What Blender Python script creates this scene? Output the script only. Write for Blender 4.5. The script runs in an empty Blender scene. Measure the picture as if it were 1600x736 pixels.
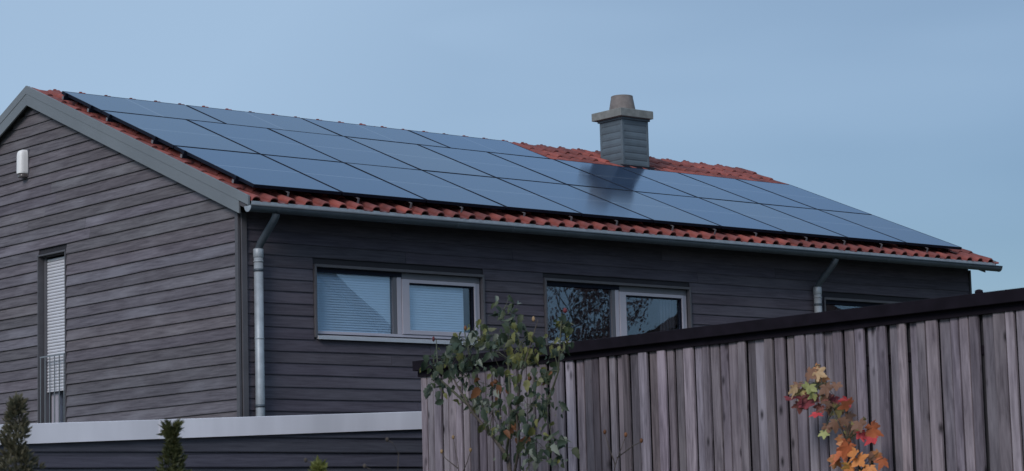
import bpy, bmesh, math, random
from math import sin, cos, radians, pi
from mathutils import Vector, Matrix, Euler, noise
random.seed(11)
sc = bpy.context.scene
COL = sc.collection

# ---------------------------------------------------------------- camera
cam_d = bpy.data.cameras.new('camera')
cam_d.sensor_width = 36.0
cam_d.lens = 3671.9 / 1600 * 36.0
cam_d.clip_start = 0.1
cam_d.clip_end = 2000
cam_d.dof.use_dof = True
cam_d.dof.focus_distance = 27.0
cam_d.dof.aperture_fstop = 6.3
cam = bpy.data.objects.new('camera', cam_d)
COL.objects.link(cam)
RW = [[0.7675418, -0.6404472, -0.0265884], [0.0607941, 0.1140259, -0.9916159], [0.6381094, 0.7594903, 0.1264551]]
m = Matrix(((RW[0][0], -RW[1][0], -RW[2][0]), (RW[0][1], -RW[1][1], -RW[2][1]), (RW[0][2], -RW[1][2], -RW[2][2]))).to_4x4()
m.translation = Vector((-13.6315, -20.4132, -3.7261))
cam.matrix_world = m
sc.camera = cam

# ---------------------------------------------------------------- sky, sun, exposure
SUN_DIR = Vector((sin(radians(-114)), cos(radians(-114)), 0))
SUN_EL = radians(30)
sc.view_settings.view_transform = 'Standard'
sc.view_settings.look = 'None'
sc.view_settings.exposure = 0.25
sc.view_settings.gamma = 1.0
w = bpy.data.worlds.new('World')
sc.world = w
w.use_nodes = True
nt = w.node_tree
for n in list(nt.nodes):
    nt.nodes.remove(n)
sky = nt.nodes.new('ShaderNodeTexSky')
sky.sky_type = 'NISHITA'
sky.sun_disc = False
sky.sun_elevation = SUN_EL
sky.sun_rotation = math.atan2(SUN_DIR.x, SUN_DIR.y)
sky.altitude = 300
sky.air_density = 1.0
sky.dust_density = 0.35
sky.ozone_density = 4.5
bg = nt.nodes.new('ShaderNodeBackground')
bg.inputs['Strength'].default_value = 0.050
out = nt.nodes.new('ShaderNodeOutputWorld')
tc = nt.nodes.new('ShaderNodeTexCoord')
mp = nt.nodes.new('ShaderNodeMapping')
mp.inputs['Scale'].default_value = (1.0, 1.0, 5.0)
mp.inputs['Rotation'].default_value = (0.25, 0.1, 0.0)
ns = nt.nodes.new('ShaderNodeTexNoise')
ns.inputs['Scale'].default_value = 2.2
ns.inputs['Detail'].default_value = 3.0
ns.inputs['Roughness'].default_value = 0.45
rp = nt.nodes.new('ShaderNodeMapRange')
rp.inputs['From Min'].default_value = 0.42
rp.inputs['From Max'].default_value = 0.68
rp.inputs['To Min'].default_value = 0.0
rp.inputs['To Max'].default_value = 0.20
mx = nt.nodes.new('ShaderNodeMix')
mx.data_type = 'RGBA'
mx.inputs[7].default_value = (8.5, 11.6, 15.3, 1)      # thin high cloud veil
nt.links.new(tc.outputs['Generated'], mp.inputs[0])
nt.links.new(mp.outputs[0], ns.inputs['Vector'])
nt.links.new(ns.outputs['Fac'], rp.inputs['Value'])
sx_ = nt.nodes.new('ShaderNodeSeparateXYZ')
nt.links.new(tc.outputs['Generated'], sx_.inputs[0])
dr = nt.nodes.new('ShaderNodeMapRange')               # the veil thins out from north-west to east
dr.inputs['From Min'].default_value = 0.86
dr.inputs['From Max'].default_value = 0.46
dr.inputs['To Min'].default_value = -0.17
dr.inputs['To Max'].default_value = 0.50
nt.links.new(sx_.outputs['X'], dr.inputs['Value'])
vs_ = nt.nodes.new('ShaderNodeMath')
vs_.operation = 'ADD'
vs_.use_clamp = True
ez_ = nt.nodes.new('ShaderNodeMath')                  # and thickens overhead
ez_.operation = 'MULTIPLY_ADD'
ez_.inputs[1].default_value = 1.25
nt.links.new(sx_.outputs['Z'], ez_.inputs[0])
nt.links.new(dr.outputs[0], ez_.inputs[2])
mn_ = nt.nodes.new('ShaderNodeMath')
mn_.operation = 'MINIMUM'
mn_.inputs[1].default_value = 0.62
nt.links.new(ez_.outputs[0], mn_.inputs[0])
nt.links.new(mn_.outputs[0], vs_.inputs[0])
nt.links.new(rp.outputs[0], vs_.inputs[1])
nt.links.new(vs_.outputs[0], mx.inputs[0])
nt.links.new(sky.outputs[0], mx.inputs[6])
nt.links.new(mx.outputs[2], bg.inputs['Color'])
nt.links.new(bg.outputs[0], out.inputs[0])
sun_d = bpy.data.lights.new('sun', 'SUN')
sun_d.energy = 1.4
sun_d.angle = radians(22)
sun_d.color = (1.0, 0.93, 0.90)
sun = bpy.data.objects.new('sun', sun_d)
COL.objects.link(sun)
sd = Vector((SUN_DIR.x * cos(SUN_EL), SUN_DIR.y * cos(SUN_EL), sin(SUN_EL)))
sun.rotation_euler = sd.to_track_quat('Z', 'Y').to_euler()

# ---------------------------------------------------------------- materials
MATS = {}
def new_mat(name):
    mt = bpy.data.materials.new(name)
    mt.use_nodes = True
    b = mt.node_tree.nodes['Principled BSDF']
    MATS[name] = mt
    return mt, mt.node_tree, b

def simple(name, col, rough=0.6, metal=0.0, var=0.10, scale=6.0, bump=0.0, spec=0.5, ior=1.5, vscale=None):
    mt, t, b = new_mat(name)
    b.inputs['Roughness'].default_value = rough
    b.inputs['Metallic'].default_value = metal
    b.inputs['Specular IOR Level'].default_value = spec
    g = t.nodes.new('ShaderNodeNewGeometry')
    mpn = t.nodes.new('ShaderNodeMapping')
    mpn.inputs['Scale'].default_value = vscale or (1, 1, 1)
    nz = t.nodes.new('ShaderNodeTexNoise')
    nz.inputs['Scale'].default_value = scale
    nz.inputs['Detail'].default_value = 6
    r = t.nodes.new('ShaderNodeMapRange')
    r.inputs['From Min'].default_value = 0.3
    r.inputs['From Max'].default_value = 0.7
    r.inputs['To Min'].default_value = 1 - var
    r.inputs['To Max'].default_value = 1 + var
    vm = t.nodes.new('ShaderNodeVectorMath')
    vm.operation = 'SCALE'
    vm.inputs[0].default_value = col
    t.links.new(g.outputs['Position'], mpn.inputs[0])
    t.links.new(mpn.outputs[0], nz.inputs['Vector'])
    t.links.new(nz.outputs['Fac'], r.inputs['Value'])
    t.links.new(r.outputs[0], vm.inputs['Scale'])
    t.links.new(vm.outputs[0], b.inputs['Base Color'])
    if bump:
        bp = t.nodes.new('ShaderNodeBump')
        bp.inputs['Strength'].default_value = bump
        bp.inputs['Distance'].default_value = 0.01
        t.links.new(nz.outputs['Fac'], bp.inputs['Height'])
        t.links.new(bp.outputs[0], b.inputs['Normal'])
    return mt

def wood(name, dark, light, patch, stretch, grain=60.0, patch_amt=0.5, knots=0.0, rough=0.85, contrast=(0.35, 0.65)):
    """weathered timber; grain runs along the local axis with the small stretch value; object colour gives each board its own tone"""
    mt, t, b = new_mat(name)
    N, L = t.nodes, t.links
    b.inputs['Roughness'].default_value = rough
    b.inputs['Specular IOR Level'].default_value = 0.25
    tcn = N.new('ShaderNodeTexCoord')
    oi = N.new('ShaderNodeObjectInfo')
    off = N.new('ShaderNodeVectorMath'); off.operation = 'MULTIPLY_ADD'
    cx = N.new('ShaderNodeCombineXYZ')
    for i in range(3):
        L.new(oi.outputs['Random'], cx.inputs[i])
    off.inputs[1].default_value = (37.0, 53.0, 71.0)
    L.new(cx.outputs[0], off.inputs[0]); L.new(tcn.outputs['Object'], off.inputs[2])
    mpn = N.new('ShaderNodeMapping'); mpn.inputs['Scale'].default_value = stretch
    L.new(off.outputs[0], mpn.inputs[0])
    n1 = N.new('ShaderNodeTexNoise'); n1.inputs['Scale'].default_value = grain; n1.inputs['Detail'].default_value = 8
    n1.inputs['Roughness'].default_value = 0.65; n1.inputs['Distortion'].default_value = 0.4
    L.new(mpn.outputs[0], n1.inputs['Vector'])
    n2 = N.new('ShaderNodeTexNoise'); n2.inputs['Scale'].default_value = 3.0; n2.inputs['Detail'].default_value = 5
    mp2 = N.new('ShaderNodeMapping'); mp2.inputs['Scale'].default_value = tuple(0.35 + 0.65 * (s > 0.5) if True else s for s in stretch)
    L.new(off.outputs[0], mp2.inputs[0]); L.new(mp2.outputs[0], n2.inputs['Vector'])
    cr = N.new('ShaderNodeMapRange'); cr.inputs['From Min'].default_value = contrast[0]; cr.inputs['From Max'].default_value = contrast[1]
    L.new(n1.outputs['Fac'], cr.inputs['Value'])
    m1 = N.new('ShaderNodeMix'); m1.data_type = 'RGBA'
    m1.inputs[6].default_value = (*dark, 1); m1.inputs[7].default_value = (*light, 1)
    L.new(cr.outputs[0], m1.inputs[0])
    pr = N.new('ShaderNodeMapRange'); pr.inputs['From Min'].default_value = 0.50; pr.inputs['From Max'].default_value = 0.72
    pr.inputs['To Max'].default_value = patch_amt
    L.new(n2.outputs['Fac'], pr.inputs['Value'])
    m2 = N.new('ShaderNodeMix'); m2.data_type = 'RGBA'; m2.inputs[7].default_value = (*patch, 1)
    L.new(pr.outputs[0], m2.inputs[0]); L.new(m1.outputs[2], m2.inputs[6])
    last = m2.outputs[2]
    hgt = n1.outputs['Fac']
    if knots:
        mp3 = N.new('ShaderNodeMapping')
        mp3.inputs['Scale'].default_value = tuple(4.0 if s < 0.5 else 9.0 for s in stretch)
        L.new(off.outputs[0], mp3.inputs[0])
        vo = N.new('ShaderNodeTexVoronoi'); vo.inputs['Scale'].default_value = 1.0; vo.inputs['Randomness'].default_value = 1.0
        L.new(mp3.outputs[0], vo.inputs['Vector'])
        kr = N.new('ShaderNodeMapRange'); kr.inputs['From Min'].default_value = 0.05; kr.inputs['From Max'].default_value = 0.20
        kr.inputs['To Min'].default_value = knots; kr.inputs['To Max'].default_value = 0.0
        L.new(vo.outputs['Distance'], kr.inputs['Value'])
        m3 = N.new('ShaderNodeMix'); m3.data_type = 'RGBA'; m3.inputs[7].default_value = (*[c * 0.35 for c in dark], 1)
        L.new(kr.outputs[0], m3.inputs[0]); L.new(last, m3.inputs[6]); last = m3.outputs[2]
    m4 = N.new('ShaderNodeMix'); m4.data_type = 'RGBA'; m4.blend_type = 'MULTIPLY'; m4.inputs[0].default_value = 1.0
    L.new(last, m4.inputs[6]); L.new(oi.outputs['Color'], m4.inputs[7])
    L.new(m4.outputs[2], b.inputs['Base Color'])
    bp = N.new('ShaderNodeBump'); bp.inputs['Strength'].default_value = 0.5; bp.inputs['Distance'].default_value = 0.004
    L.new(hgt, bp.inputs['Height']); L.new(bp.outputs[0], b.inputs['Normal'])
    return mt

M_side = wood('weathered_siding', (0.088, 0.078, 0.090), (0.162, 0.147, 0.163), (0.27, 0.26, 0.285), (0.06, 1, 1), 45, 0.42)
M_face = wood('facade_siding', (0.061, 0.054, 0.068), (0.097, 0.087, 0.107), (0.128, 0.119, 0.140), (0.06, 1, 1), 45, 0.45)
M_gar = wood('annex_siding', (0.052, 0.050, 0.066), (0.084, 0.081, 0.102), (0.10, 0.098, 0.120), (0.06, 1, 1), 45, 0.4)
M_fence = wood('weathered_larch', (0.095, 0.079, 0.092), (0.270, 0.232, 0.258), (0.35, 0.305, 0.325), (1, 1, 0.09), 30, 0.6, knots=1.0, contrast=(0.33, 0.69))
M_trim = simple('trim_grey_paint', (0.085, 0.082, 0.092), 0.6, var=0.12)
M_fascia = simple('bargeboard_grey', (0.160, 0.175, 0.188), 0.5, var=0.09, scale=1.4)
M_zinc = simple('zinc', (0.33, 0.36, 0.39), 0.50, metal=0.25, var=0.2, scale=9)
M_gutter = simple('gutter_zinc', (0.066, 0.082, 0.100), 0.5, metal=0.1, var=0.15, scale=5)
M_parapet = simple('aluminium_parapet', (0.79, 0.755, 0.80), 0.40, var=0.13, scale=2.2, vscale=(1, 1, 0.25))
M_dark = simple('dark_backing', (0.025, 0.024, 0.03), 0.9)
M_soffit = simple('soffit_boarding', (0.075, 0.07, 0.08), 0.8)
M_cap = simple('dark_roof_edge', (0.011, 0.0085, 0.013), 0.9, var=0.25, scale=8, spec=0.1)
M_black = simple('black_aluminium', (0.008, 0.010, 0.020), 0.6, var=0.05, spec=0.12)
M_frame = simple('window_frame_grey', (0.40, 0.385, 0.44), 0.45, var=0.04)
M_framed = simple('window_frame_dark', (0.11, 0.11, 0.125), 0.5, var=0.04)
M_sill = simple('sill_aluminium', (0.50, 0.52, 0.56), 0.4, metal=0.3, var=0.05)
M_blind = simple('blind_slats', (0.56, 0.68, 0.76), 0.5, var=0.03)
M_shut = simple('shutter_white', (0.62, 0.62, 0.66), 0.5, var=0.04)
M_white = simple('white_plastic', (0.86, 0.84, 0.82), 0.4, var=0.03)
M_lens = simple('brown_lens', (0.10, 0.085, 0.08), 0.3, var=0.3, scale=60)
M_hook = simple('hook_steel', (0.16, 0.15, 0.16), 0.5, var=0.1)
M_steel = simple('rail_steel', (0.20, 0.215, 0.23), 0.45, metal=0.3, var=0.05)
M_slate = simple('chimney_cladding', (0.095, 0.122, 0.145), 0.55, var=0.15, scale=5, bump=0.1)
M_concrete = simple('concrete_cap', (0.20, 0.205, 0.195), 0.85, var=0.18, scale=14, bump=0.3)
M_pot = simple('clay_flue', (0.18, 0.155, 0.145), 0.8, var=0.2, scale=12, bump=0.2)
M_room = simple('room_plaster', (0.10, 0.095, 0.10), 0.9)
M_bark = simple('bark', (0.075, 0.06, 0.05), 0.9, var=0.4, scale=30, bump=0.6)
M_stem = simple('green_stem', (0.07, 0.075, 0.045), 0.7, var=0.3, scale=30)
M_roofx = simple('neighbour_roof', (0.10, 0.06, 0.05), 0.8, var=0.15)
M_wallx = simple('neighbour_render', (0.30, 0.28, 0.26), 0.9)

def tile_mat():
    mt, t, b = new_mat('clay_tile')
    N, L = t.nodes, t.links
    b.inputs['Roughness'].default_value = 0.62
    b.inputs['Specular IOR Level'].default_value = 0.35
    oi = N.new('ShaderNodeObjectInfo')
    g = N.new('ShaderNodeNewGeometry')
    nz = N.new('ShaderNodeTexNoise'); nz.inputs['Scale'].default_value = 9; nz.inputs['Detail'].default_value = 6
    L.new(g.outputs['Position'], nz.inputs['Vector'])
    nz2 = N.new('ShaderNodeTexNoise'); nz2.inputs['Scale'].default_value = 1.3; nz2.inputs['Detail'].default_value = 3
    L.new(g.outputs['Position'], nz2.inputs['Vector'])
    ramp = N.new('ShaderNodeValToRGB')
    e = ramp.color_ramp.elements
    e[0].position = 0.0; e[0].color = (0.165, 0.048, 0.044, 1)
    e[1].position = 1.0; e[1].color = (0.325, 0.084, 0.066, 1)
    L.new(oi.outputs['Random'], ramp.inputs[0])
    ad = N.new('ShaderNodeMath'); ad.operation = 'ADD'
    L.new(nz.outputs['Fac'], ad.inputs[0]); L.new(nz2.outputs['Fac'], ad.inputs[1])
    r = N.new('ShaderNodeMapRange'); r.inputs['From Min'].default_value = 0.7; r.inputs['From Max'].default_value = 1.3
    r.inputs['To Min'].default_value = 0.55; r.inputs['To Max'].default_value = 1.22
    L.new(ad.outputs[0], r.inputs['Value'])
    vm = N.new('ShaderNodeVectorMath'); vm.operation = 'SCALE'
    L.new(ramp.outputs[0], vm.inputs[0]); L.new(r.outputs[0], vm.inputs['Scale'])
    L.new(vm.outputs[0], b.inputs['Base Color'])
    bp = N.new('ShaderNodeBump'); bp.inputs['Strength'].default_value = 0.25; bp.inputs['Distance'].default_value = 0.006
    L.new(nz.outputs['Fac'], bp.inputs['Height']); L.new(bp.outputs[0], b.inputs['Normal'])
    return mt
M_tile = tile_mat()

def pv_mat():
    mt, t, b = new_mat('solar_glass')
    N, L = t.nodes, t.links
    tcn = N.new('ShaderNodeTexCoord')
    sp = N.new('ShaderNodeSeparateXYZ'); L.new(tcn.outputs['Object'], sp.inputs[0])
    # half-cut gap across the middle of each module and faint bus lines
    a = N.new('ShaderNodeMath'); a.operation = 'ABSOLUTE'; L.new(sp.outputs['Y'], a.inputs[0])
    l = N.new('ShaderNodeMath'); l.operation = 'LESS_THAN'; l.inputs[1].default_value = 0.008; L.new(a.outputs[0], l.inputs[0])
    mu = N.new('ShaderNodeMath'); mu.operation = 'MULTIPLY'; mu.inputs[1].default_value = 1 / 0.0935; L.new(sp.outputs['Y'], mu.inputs[0])
    fr = N.new('ShaderNodeMath'); fr.operation = 'FRACT'; L.new(mu.outputs[0], fr.inputs[0])
    l2 = N.new('ShaderNodeMath'); l2.operation = 'LESS_THAN'; l2.inputs[1].default_value = 0.04; L.new(fr.outputs[0], l2.inputs[0])
    l3 = N.new('ShaderNodeMath'); l3.operation = 'MULTIPLY'; l3.inputs[1].default_value = 0.12; L.new(l2.outputs[0], l3.inputs[0])
    ad = N.new('ShaderNodeMath'); ad.operation = 'MAXIMUM'; L.new(l.outputs[0], ad.inputs[0]); L.new(l3.outputs[0], ad.inputs[1])
    m1 = N.new('ShaderNodeMix'); m1.data_type = 'RGBA'
    m1.inputs[6].default_value = (0.010, 0.020, 0.052, 1); m1.inputs[7].default_value = (0.18, 0.20, 0.24, 1)
    L.new(ad.outputs[0], m1.inputs[0]); L.new(m1.outputs[2], b.inputs['Base Color'])
    g = N.new('ShaderNodeNewGeometry')
    nz = N.new('ShaderNodeTexNoise'); nz.inputs['Scale'].default_value = 1.6; nz.inputs['Detail'].default_value = 5
    L.new(g.outputs['Position'], nz.inputs['Vector'])
    r = N.new('ShaderNodeMapRange'); r.inputs['To Min'].default_value = 0.10; r.inputs['To Max'].default_value = 0.16
    L.new(nz.outputs['Fac'], r.inputs['Value']); L.new(r.outputs[0], b.inputs['Roughness'])
    b.inputs['Specular IOR Level'].default_value = 0.0
    b.inputs['Roughness'].default_value = 0.9
    for l_ in list(t.links):
        if l_.to_node == b and l_.to_socket.name == 'Roughness': t.links.remove(l_)
    gl = N.new('ShaderNodeBsdfGlossy')
    L.new(r.outputs[0], gl.inputs['Roughness'])
    oi = N.new('ShaderNodeObjectInfo')
    tint = N.new('ShaderNodeMix'); tint.data_type = 'RGBA'
    tint.inputs[6].default_value = (0.67, 0.82, 1.0, 1); tint.inputs[7].default_value = (0.80, 0.90, 1.0, 1)
    L.new(oi.outputs['Random'], tint.inputs[0]); L.new(tint.outputs[2], gl.inputs['Color'])
    fz = N.new('ShaderNodeFresnel'); fz.inputs['IOR'].default_value = 1.5
    mxs = N.new('ShaderNodeMixShader')
    L.new(fz.outputs[0], mxs.inputs[0]); L.new(b.outputs[0], mxs.inputs[1]); L.new(gl.outputs[0], mxs.inputs[2])
    o = [n_ for n_ in N if n_.type == 'OUTPUT_MATERIAL'][0]
    L.new(mxs.outputs[0], o.inputs[0])
    return mt
M_pv = pv_mat()

def glass_mat(name, boost, tint):
    mt = bpy.data.materials.new(name); mt.use_nodes = True
    t = mt.node_tree; N, L = t.nodes, t.links
    for n in list(N): N.remove(n)
    o = N.new('ShaderNodeOutputMaterial')
    tr = N.new('ShaderNodeBsdfTransparent'); tr.inputs[0].default_value = (*tint, 1)
    gl = N.new('ShaderNodeBsdfGlossy'); gl.inputs['Roughness'].default_value = 0.01; gl.inputs[0].default_value = (0.80, 0.89, 0.97, 1)
    g = N.new('ShaderNodeNewGeometry')
    nz = N.new('ShaderNodeTexNoise'); nz.inputs['Scale'].default_value = 1.5
    L.new(g.outputs['Position'], nz.inputs['Vector'])
    bp = N.new('ShaderNodeBump'); bp.inputs['Strength'].default_value = 0.02; bp.inputs['Distance'].default_value = 0.05
    L.new(nz.outputs['Fac'], bp.inputs['Height']); L.new(bp.outputs[0], gl.inputs['Normal'])
    lw = N.new('ShaderNodeLayerWeight'); lw.inputs['Blend'].default_value = 0.5
    pw = N.new('ShaderNodeMath'); pw.operation = 'POWER'; pw.inputs[1].default_value = 4.0
    L.new(lw.outputs['Facing'], pw.inputs[0])
    mu = N.new('ShaderNodeMath'); mu.operation = 'MULTIPLY_ADD'; mu.inputs[1].default_value = 0.6; mu.inputs[2].default_value = boost; mu.use_clamp = True
    L.new(pw.outputs[0], mu.inputs[0])
    mix = N.new('ShaderNodeMixShader')
    L.new(mu.outputs[0], mix.inputs[0]); L.new(tr.outputs[0], mix.inputs[1]); L.new(gl.outputs[0], mix.inputs[2])
    L.new(mix.outputs[0], o.inputs[0])
    return mt
M_glass = glass_mat('double_glazing', 0.09, (0.90, 0.94, 0.98))
M_glass2 = glass_mat('coated_glazing', 0.13, (0.80, 0.86, 0.94))

def leaf_mat(name, col, under=None, var=0.35):
    mt, t, b = new_mat(name)
    N, L = t.nodes, t.links
    b.inputs['Roughness'].default_value = 0.55
    b.inputs['Specular IOR Level'].default_value = 0.3
    oi = N.new('ShaderNodeObjectInfo')
    g = N.new('ShaderNodeNewGeometry')
    nz = N.new('ShaderNodeTexNoise'); nz.inputs['Scale'].default_value = 22; nz.inputs['Detail'].default_value = 4
    L.new(g.outputs['Position'], nz.inputs['Vector'])
    ad = N.new('ShaderNodeMath'); ad.operation = 'ADD'; L.new(nz.outputs['Fac'], ad.inputs[0]); L.new(oi.outputs['Random'], ad.inputs[1])
    r = N.new('ShaderNodeMapRange'); r.inputs['From Min'].default_value = 0.3; r.inputs['From Max'].default_value = 1.7
    r.inputs['To Min'].default_value = 1 - var; r.inputs['To Max'].default_value = 1 + var
    L.new(ad.outputs[0], r.inputs['Value'])
    mc = N.new('ShaderNodeMix'); mc.data_type = 'RGBA'
    mc.inputs[6].default_value = (*col, 1); mc.inputs[7].default_value = (*(under or [min(1, c * 1.4) for c in col]), 1)
    L.new(g.outputs['Backfacing'], mc.inputs[0])
    vm = N.new('ShaderNodeVectorMath'); vm.operation = 'SCALE'
    L.new(mc.outputs[2], vm.inputs[0]); L.new(r.outputs[0], vm.inputs['Scale'])
    L.new(vm.outputs[0], b.inputs['Base Color'])
    tl = N.new('ShaderNodeBsdfTranslucent'); L.new(vm.outputs[0], tl.inputs[0])
    mx_ = N.new('ShaderNodeMixShader'); mx_.inputs[0].default_value = 0.25
    o = [n for n in N if n.type == 'OUTPUT_MATERIAL'][0]
    L.new(b.outputs[0], mx_.inputs[1]); L.new(tl.outputs[0], mx_.inputs[2]); L.new(mx_.outputs[0], o.inputs[0])
    return mt
LEAF = {
    'green': leaf_mat('leaf_dark_green', (0.040, 0.060, 0.040), (0.090, 0.115, 0.085)),
    'mid': leaf_mat('leaf_mid_green', (0.070, 0.088, 0.045), (0.12, 0.14, 0.09)),
    'yel': leaf_mat('leaf_yellow_green', (0.17, 0.17, 0.060), (0.22, 0.22, 0.12)),
    'pale': leaf_mat('leaf_pale', (0.19, 0.21, 0.17), (0.24, 0.25, 0.21)),
    'rust': leaf_mat('leaf_rust', (0.20, 0.085, 0.04), (0.22, 0.11, 0.055)),
    'tan': leaf_mat('maple_tan', (0.36, 0.24, 0.13)),
    'brown': leaf_mat('maple_brown', (0.16, 0.085, 0.055)),
    'yellow': leaf_mat('maple_yellow', (0.36, 0.30, 0.13)),
    'ygreen': leaf_mat('maple_yellow_green', (0.27, 0.28, 0.11)),
    'darkred': leaf_mat('maple_dark_red', (0.16, 0.035, 0.042)),
    'brownred': leaf_mat('maple_brown_red', (0.17, 0.06, 0.05)),
    'red': leaf_mat('maple_red', (0.40, 0.045, 0.050)),
    'olive': leaf_mat('maple_olive', (0.20, 0.17, 0.07)),
    'orangered': leaf_mat('maple_orange_red', (0.44, 0.135, 0.06)),
    'orange': leaf_mat('maple_orange', (0.50, 0.20, 0.065)),
    'orangebrown': leaf_mat('maple_orange_brown', (0.40, 0.18, 0.08)),
    'gold': leaf_mat('maple_gold', (0.50, 0.28, 0.08)),
}
M_conifer = leaf_mat('conifer_scale_leaves', (0.085, 0.078, 0.048), (0.10, 0.092, 0.06), var=0.5)
M_conifer3 = leaf_mat('conifer_yellow_tips', (0.14, 0.15, 0.04), (0.15, 0.16, 0.05), var=0.45)
M_conifer2 = leaf_mat('conifer_olive_leaves', (0.095, 0.100, 0.038), (0.10, 0.11, 0.05), var=0.45)
M_treeleaf = leaf_mat('tree_leaf_russet', (0.20, 0.12, 0.11))

# ---------------------------------------------------------------- helpers
def tag(o, label=None, cat=None, group=None, kind=None):
    if label: o['label'] = label
    if cat: o['category'] = cat
    if group: o['group'] = group
    if kind: o['kind'] = kind
    return o

def empty(name, loc, label=None, cat=None, group=None, parent=None):
    o = bpy.data.objects.new(name, None)
    o.empty_display_size = 0.2
    COL.objects.link(o)
    o.location = loc
    if parent: o.parent = parent
    return tag(o, label, cat, group)

class MB:
    def __init__(s): s.v = []; s.f = []
    def add(s, vs, fs):
        n = len(s.v); s.v += [tuple(v) for v in vs]; s.f += [tuple(i + n for i in f) for f in fs]
    def box(s, a, b):
        x0, y0, z0 = a; x1, y1, z1 = b
        s.add([(x0, y0, z0), (x1, y0, z0), (x1, y1, z0), (x0, y1, z0), (x0, y0, z1), (x1, y0, z1), (x1, y1, z1), (x0, y1, z1)],
              [(0, 3, 2, 1), (4, 5, 6, 7), (0, 1, 5, 4), (1, 2, 6, 5), (2, 3, 7, 6), (3, 0, 4, 7)])
        return s
    def extrude(s, poly, d):
        """poly: list of 3d points (planar), d: offset vector"""
        n = len(poly); d = Vector(d)
        vs = [Vector(p) for p in poly] + [Vector(p) + d for p in poly]
        fs = [tuple(range(n))[::-1], tuple(range(n, 2 * n))] + [(i, (i + 1) % n, n + (i + 1) % n, n + i) for i in range(n)]
        s.add(vs, fs); return s
    def tube(s, pts, rad, seg=8, cap=True):
        pts = [Vector(p) for p in pts]; n0 = len(s.v); rings = []
        for i, p in enumerate(pts):
            a = pts[max(0, i - 1)]; b = pts[min(len(pts) - 1, i + 1)]
            d = (b - a).normalized(); up = Vector((0, 0, 1)) if abs(d.z) < 0.95 else Vector((0, 1, 0))
            u = d.cross(up).normalized(); v = d.cross(u)
            r = rad[i] if isinstance(rad, (list, tuple)) else rad
            rings.append([p + (u * cos(2 * pi * k / seg) + v * sin(2 * pi * k / seg)) * r for k in range(seg)])
        vs = [q for r_ in rings for q in r_]; fs = []
        for i in range(len(pts) - 1):
            for k in range(seg):
                k2 = (k + 1) % seg
                fs.append((i * seg + k, (i + 1) * seg + k, (i + 1) * seg + k2, i * seg + k2))
        if cap:
            fs.append(tuple(range(seg))); fs.append(tuple((len(pts) - 1) * seg + k for k in range(seg))[::-1])
        s.add(vs, fs); return s
    def mesh(s, name, mat, smooth=False):
        me = bpy.data.meshes.new(name)
        me.from_pydata(s.v, [], s.f)
        bm = bmesh.new(); bm.from_mesh(me); bmesh.ops.recalc_face_normals(bm, faces=bm.faces); bm.to_mesh(me); bm.free()
        me.materials.append(mat)
        if smooth:
            for p in me.polygons: p.use_smooth = True
        return me
    def build(s, name, mat, parent=None, smooth=False, bevel=0):
        o = bpy.data.objects.new(name, s.mesh(name, mat, smooth)); COL.objects.link(o)
        if parent: o.parent = parent
        if bevel:
            b = o.modifiers.new('bevel', 'BEVEL'); b.width = bevel; b.segments = 2; b.limit_method = 'ANGLE'
        return o

def inst(name, me, parent, loc=(0, 0, 0), rot=None, scale=None, color=None):
    o = bpy.data.objects.new(name, me); COL.objects.link(o); o.parent = parent
    o.location = loc
    if rot is not None: o.rotation_euler = rot
    if scale: o.scale = scale
    if color: o.color = color
    return o

P = 0.387592
CP, SP = cos(P), sin(P)
def S(u, v, h):           # roof coordinates: along eave, up the slope, depth below the panel plane
    return Vector((u, v * CP + h * SP, v * SP - h * CP))
YR = 4.68                 # ridge line
def SB(u, v, h):          # the same on the rear slope
    q = S(u, v, h); return Vector((q.x, 2 * YR - q.y, q.z))
GROUND = -5.33
YF = 0.25                 # facade face
XL, XR = -0.02, 11.93     # gable faces
VL, VR = -0.14, 12.10     # verge outer faces
YB = 2 * YR - YF          # rear wall

# ---------------------------------------------------------------- ground
def ground():
    mb = MB(); n = 24; ext = 900
    def c(i): 
        t = (i / n) * 2 - 1; return math.copysign(abs(t) ** 3, t) * ext
    vs = [(c(i), c(j), GROUND) for j in range(n + 1) for i in range(n + 1)]
    fs = [(j * (n + 1) + i, j * (n + 1) + i + 1, (j + 1) * (n + 1) + i + 1, (j + 1) * (n + 1) + i) for j in range(n) for i in range(n)]
    mb.add(vs, fs)
    o = mb.build('ground', simple('lawn', (0.075, 0.085, 0.05), 0.95, var=0.35, scale=3))
    tag(o, 'short lawn around the house and the fence', None, kind='structure')
ground()

# ---------------------------------------------------------------- house
house = empty('house', (6, 4.78, GROUND), 'long grey timber clad house with red tiled roof and grey bargeboards', 'house')
HO = Vector(house.location)
def hp(o):               # keep world placement under the house empty
    o.parent = house; o.matrix_parent_inverse = Matrix.Translation(-HO); return o
def part(mb, name, mat, parent=None, **k):
    o = mb.build(name, mat, None, **k)
    if parent is None: hp(o)
    else:
        o.parent = parent
        o.matrix_parent_inverse = Matrix.Translation(-Vector(parent_world(parent)))
    return o
PW = {}
def parent_world(p): return PW.get(p.name, Vector((0, 0, 0)))

COURSE = 0.1277
ZB = GROUND + 0.2
ZREF = -1.716            # a lap line read on the facade
k0 = math.ceil((ZB - ZREF) / COURSE)

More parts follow.
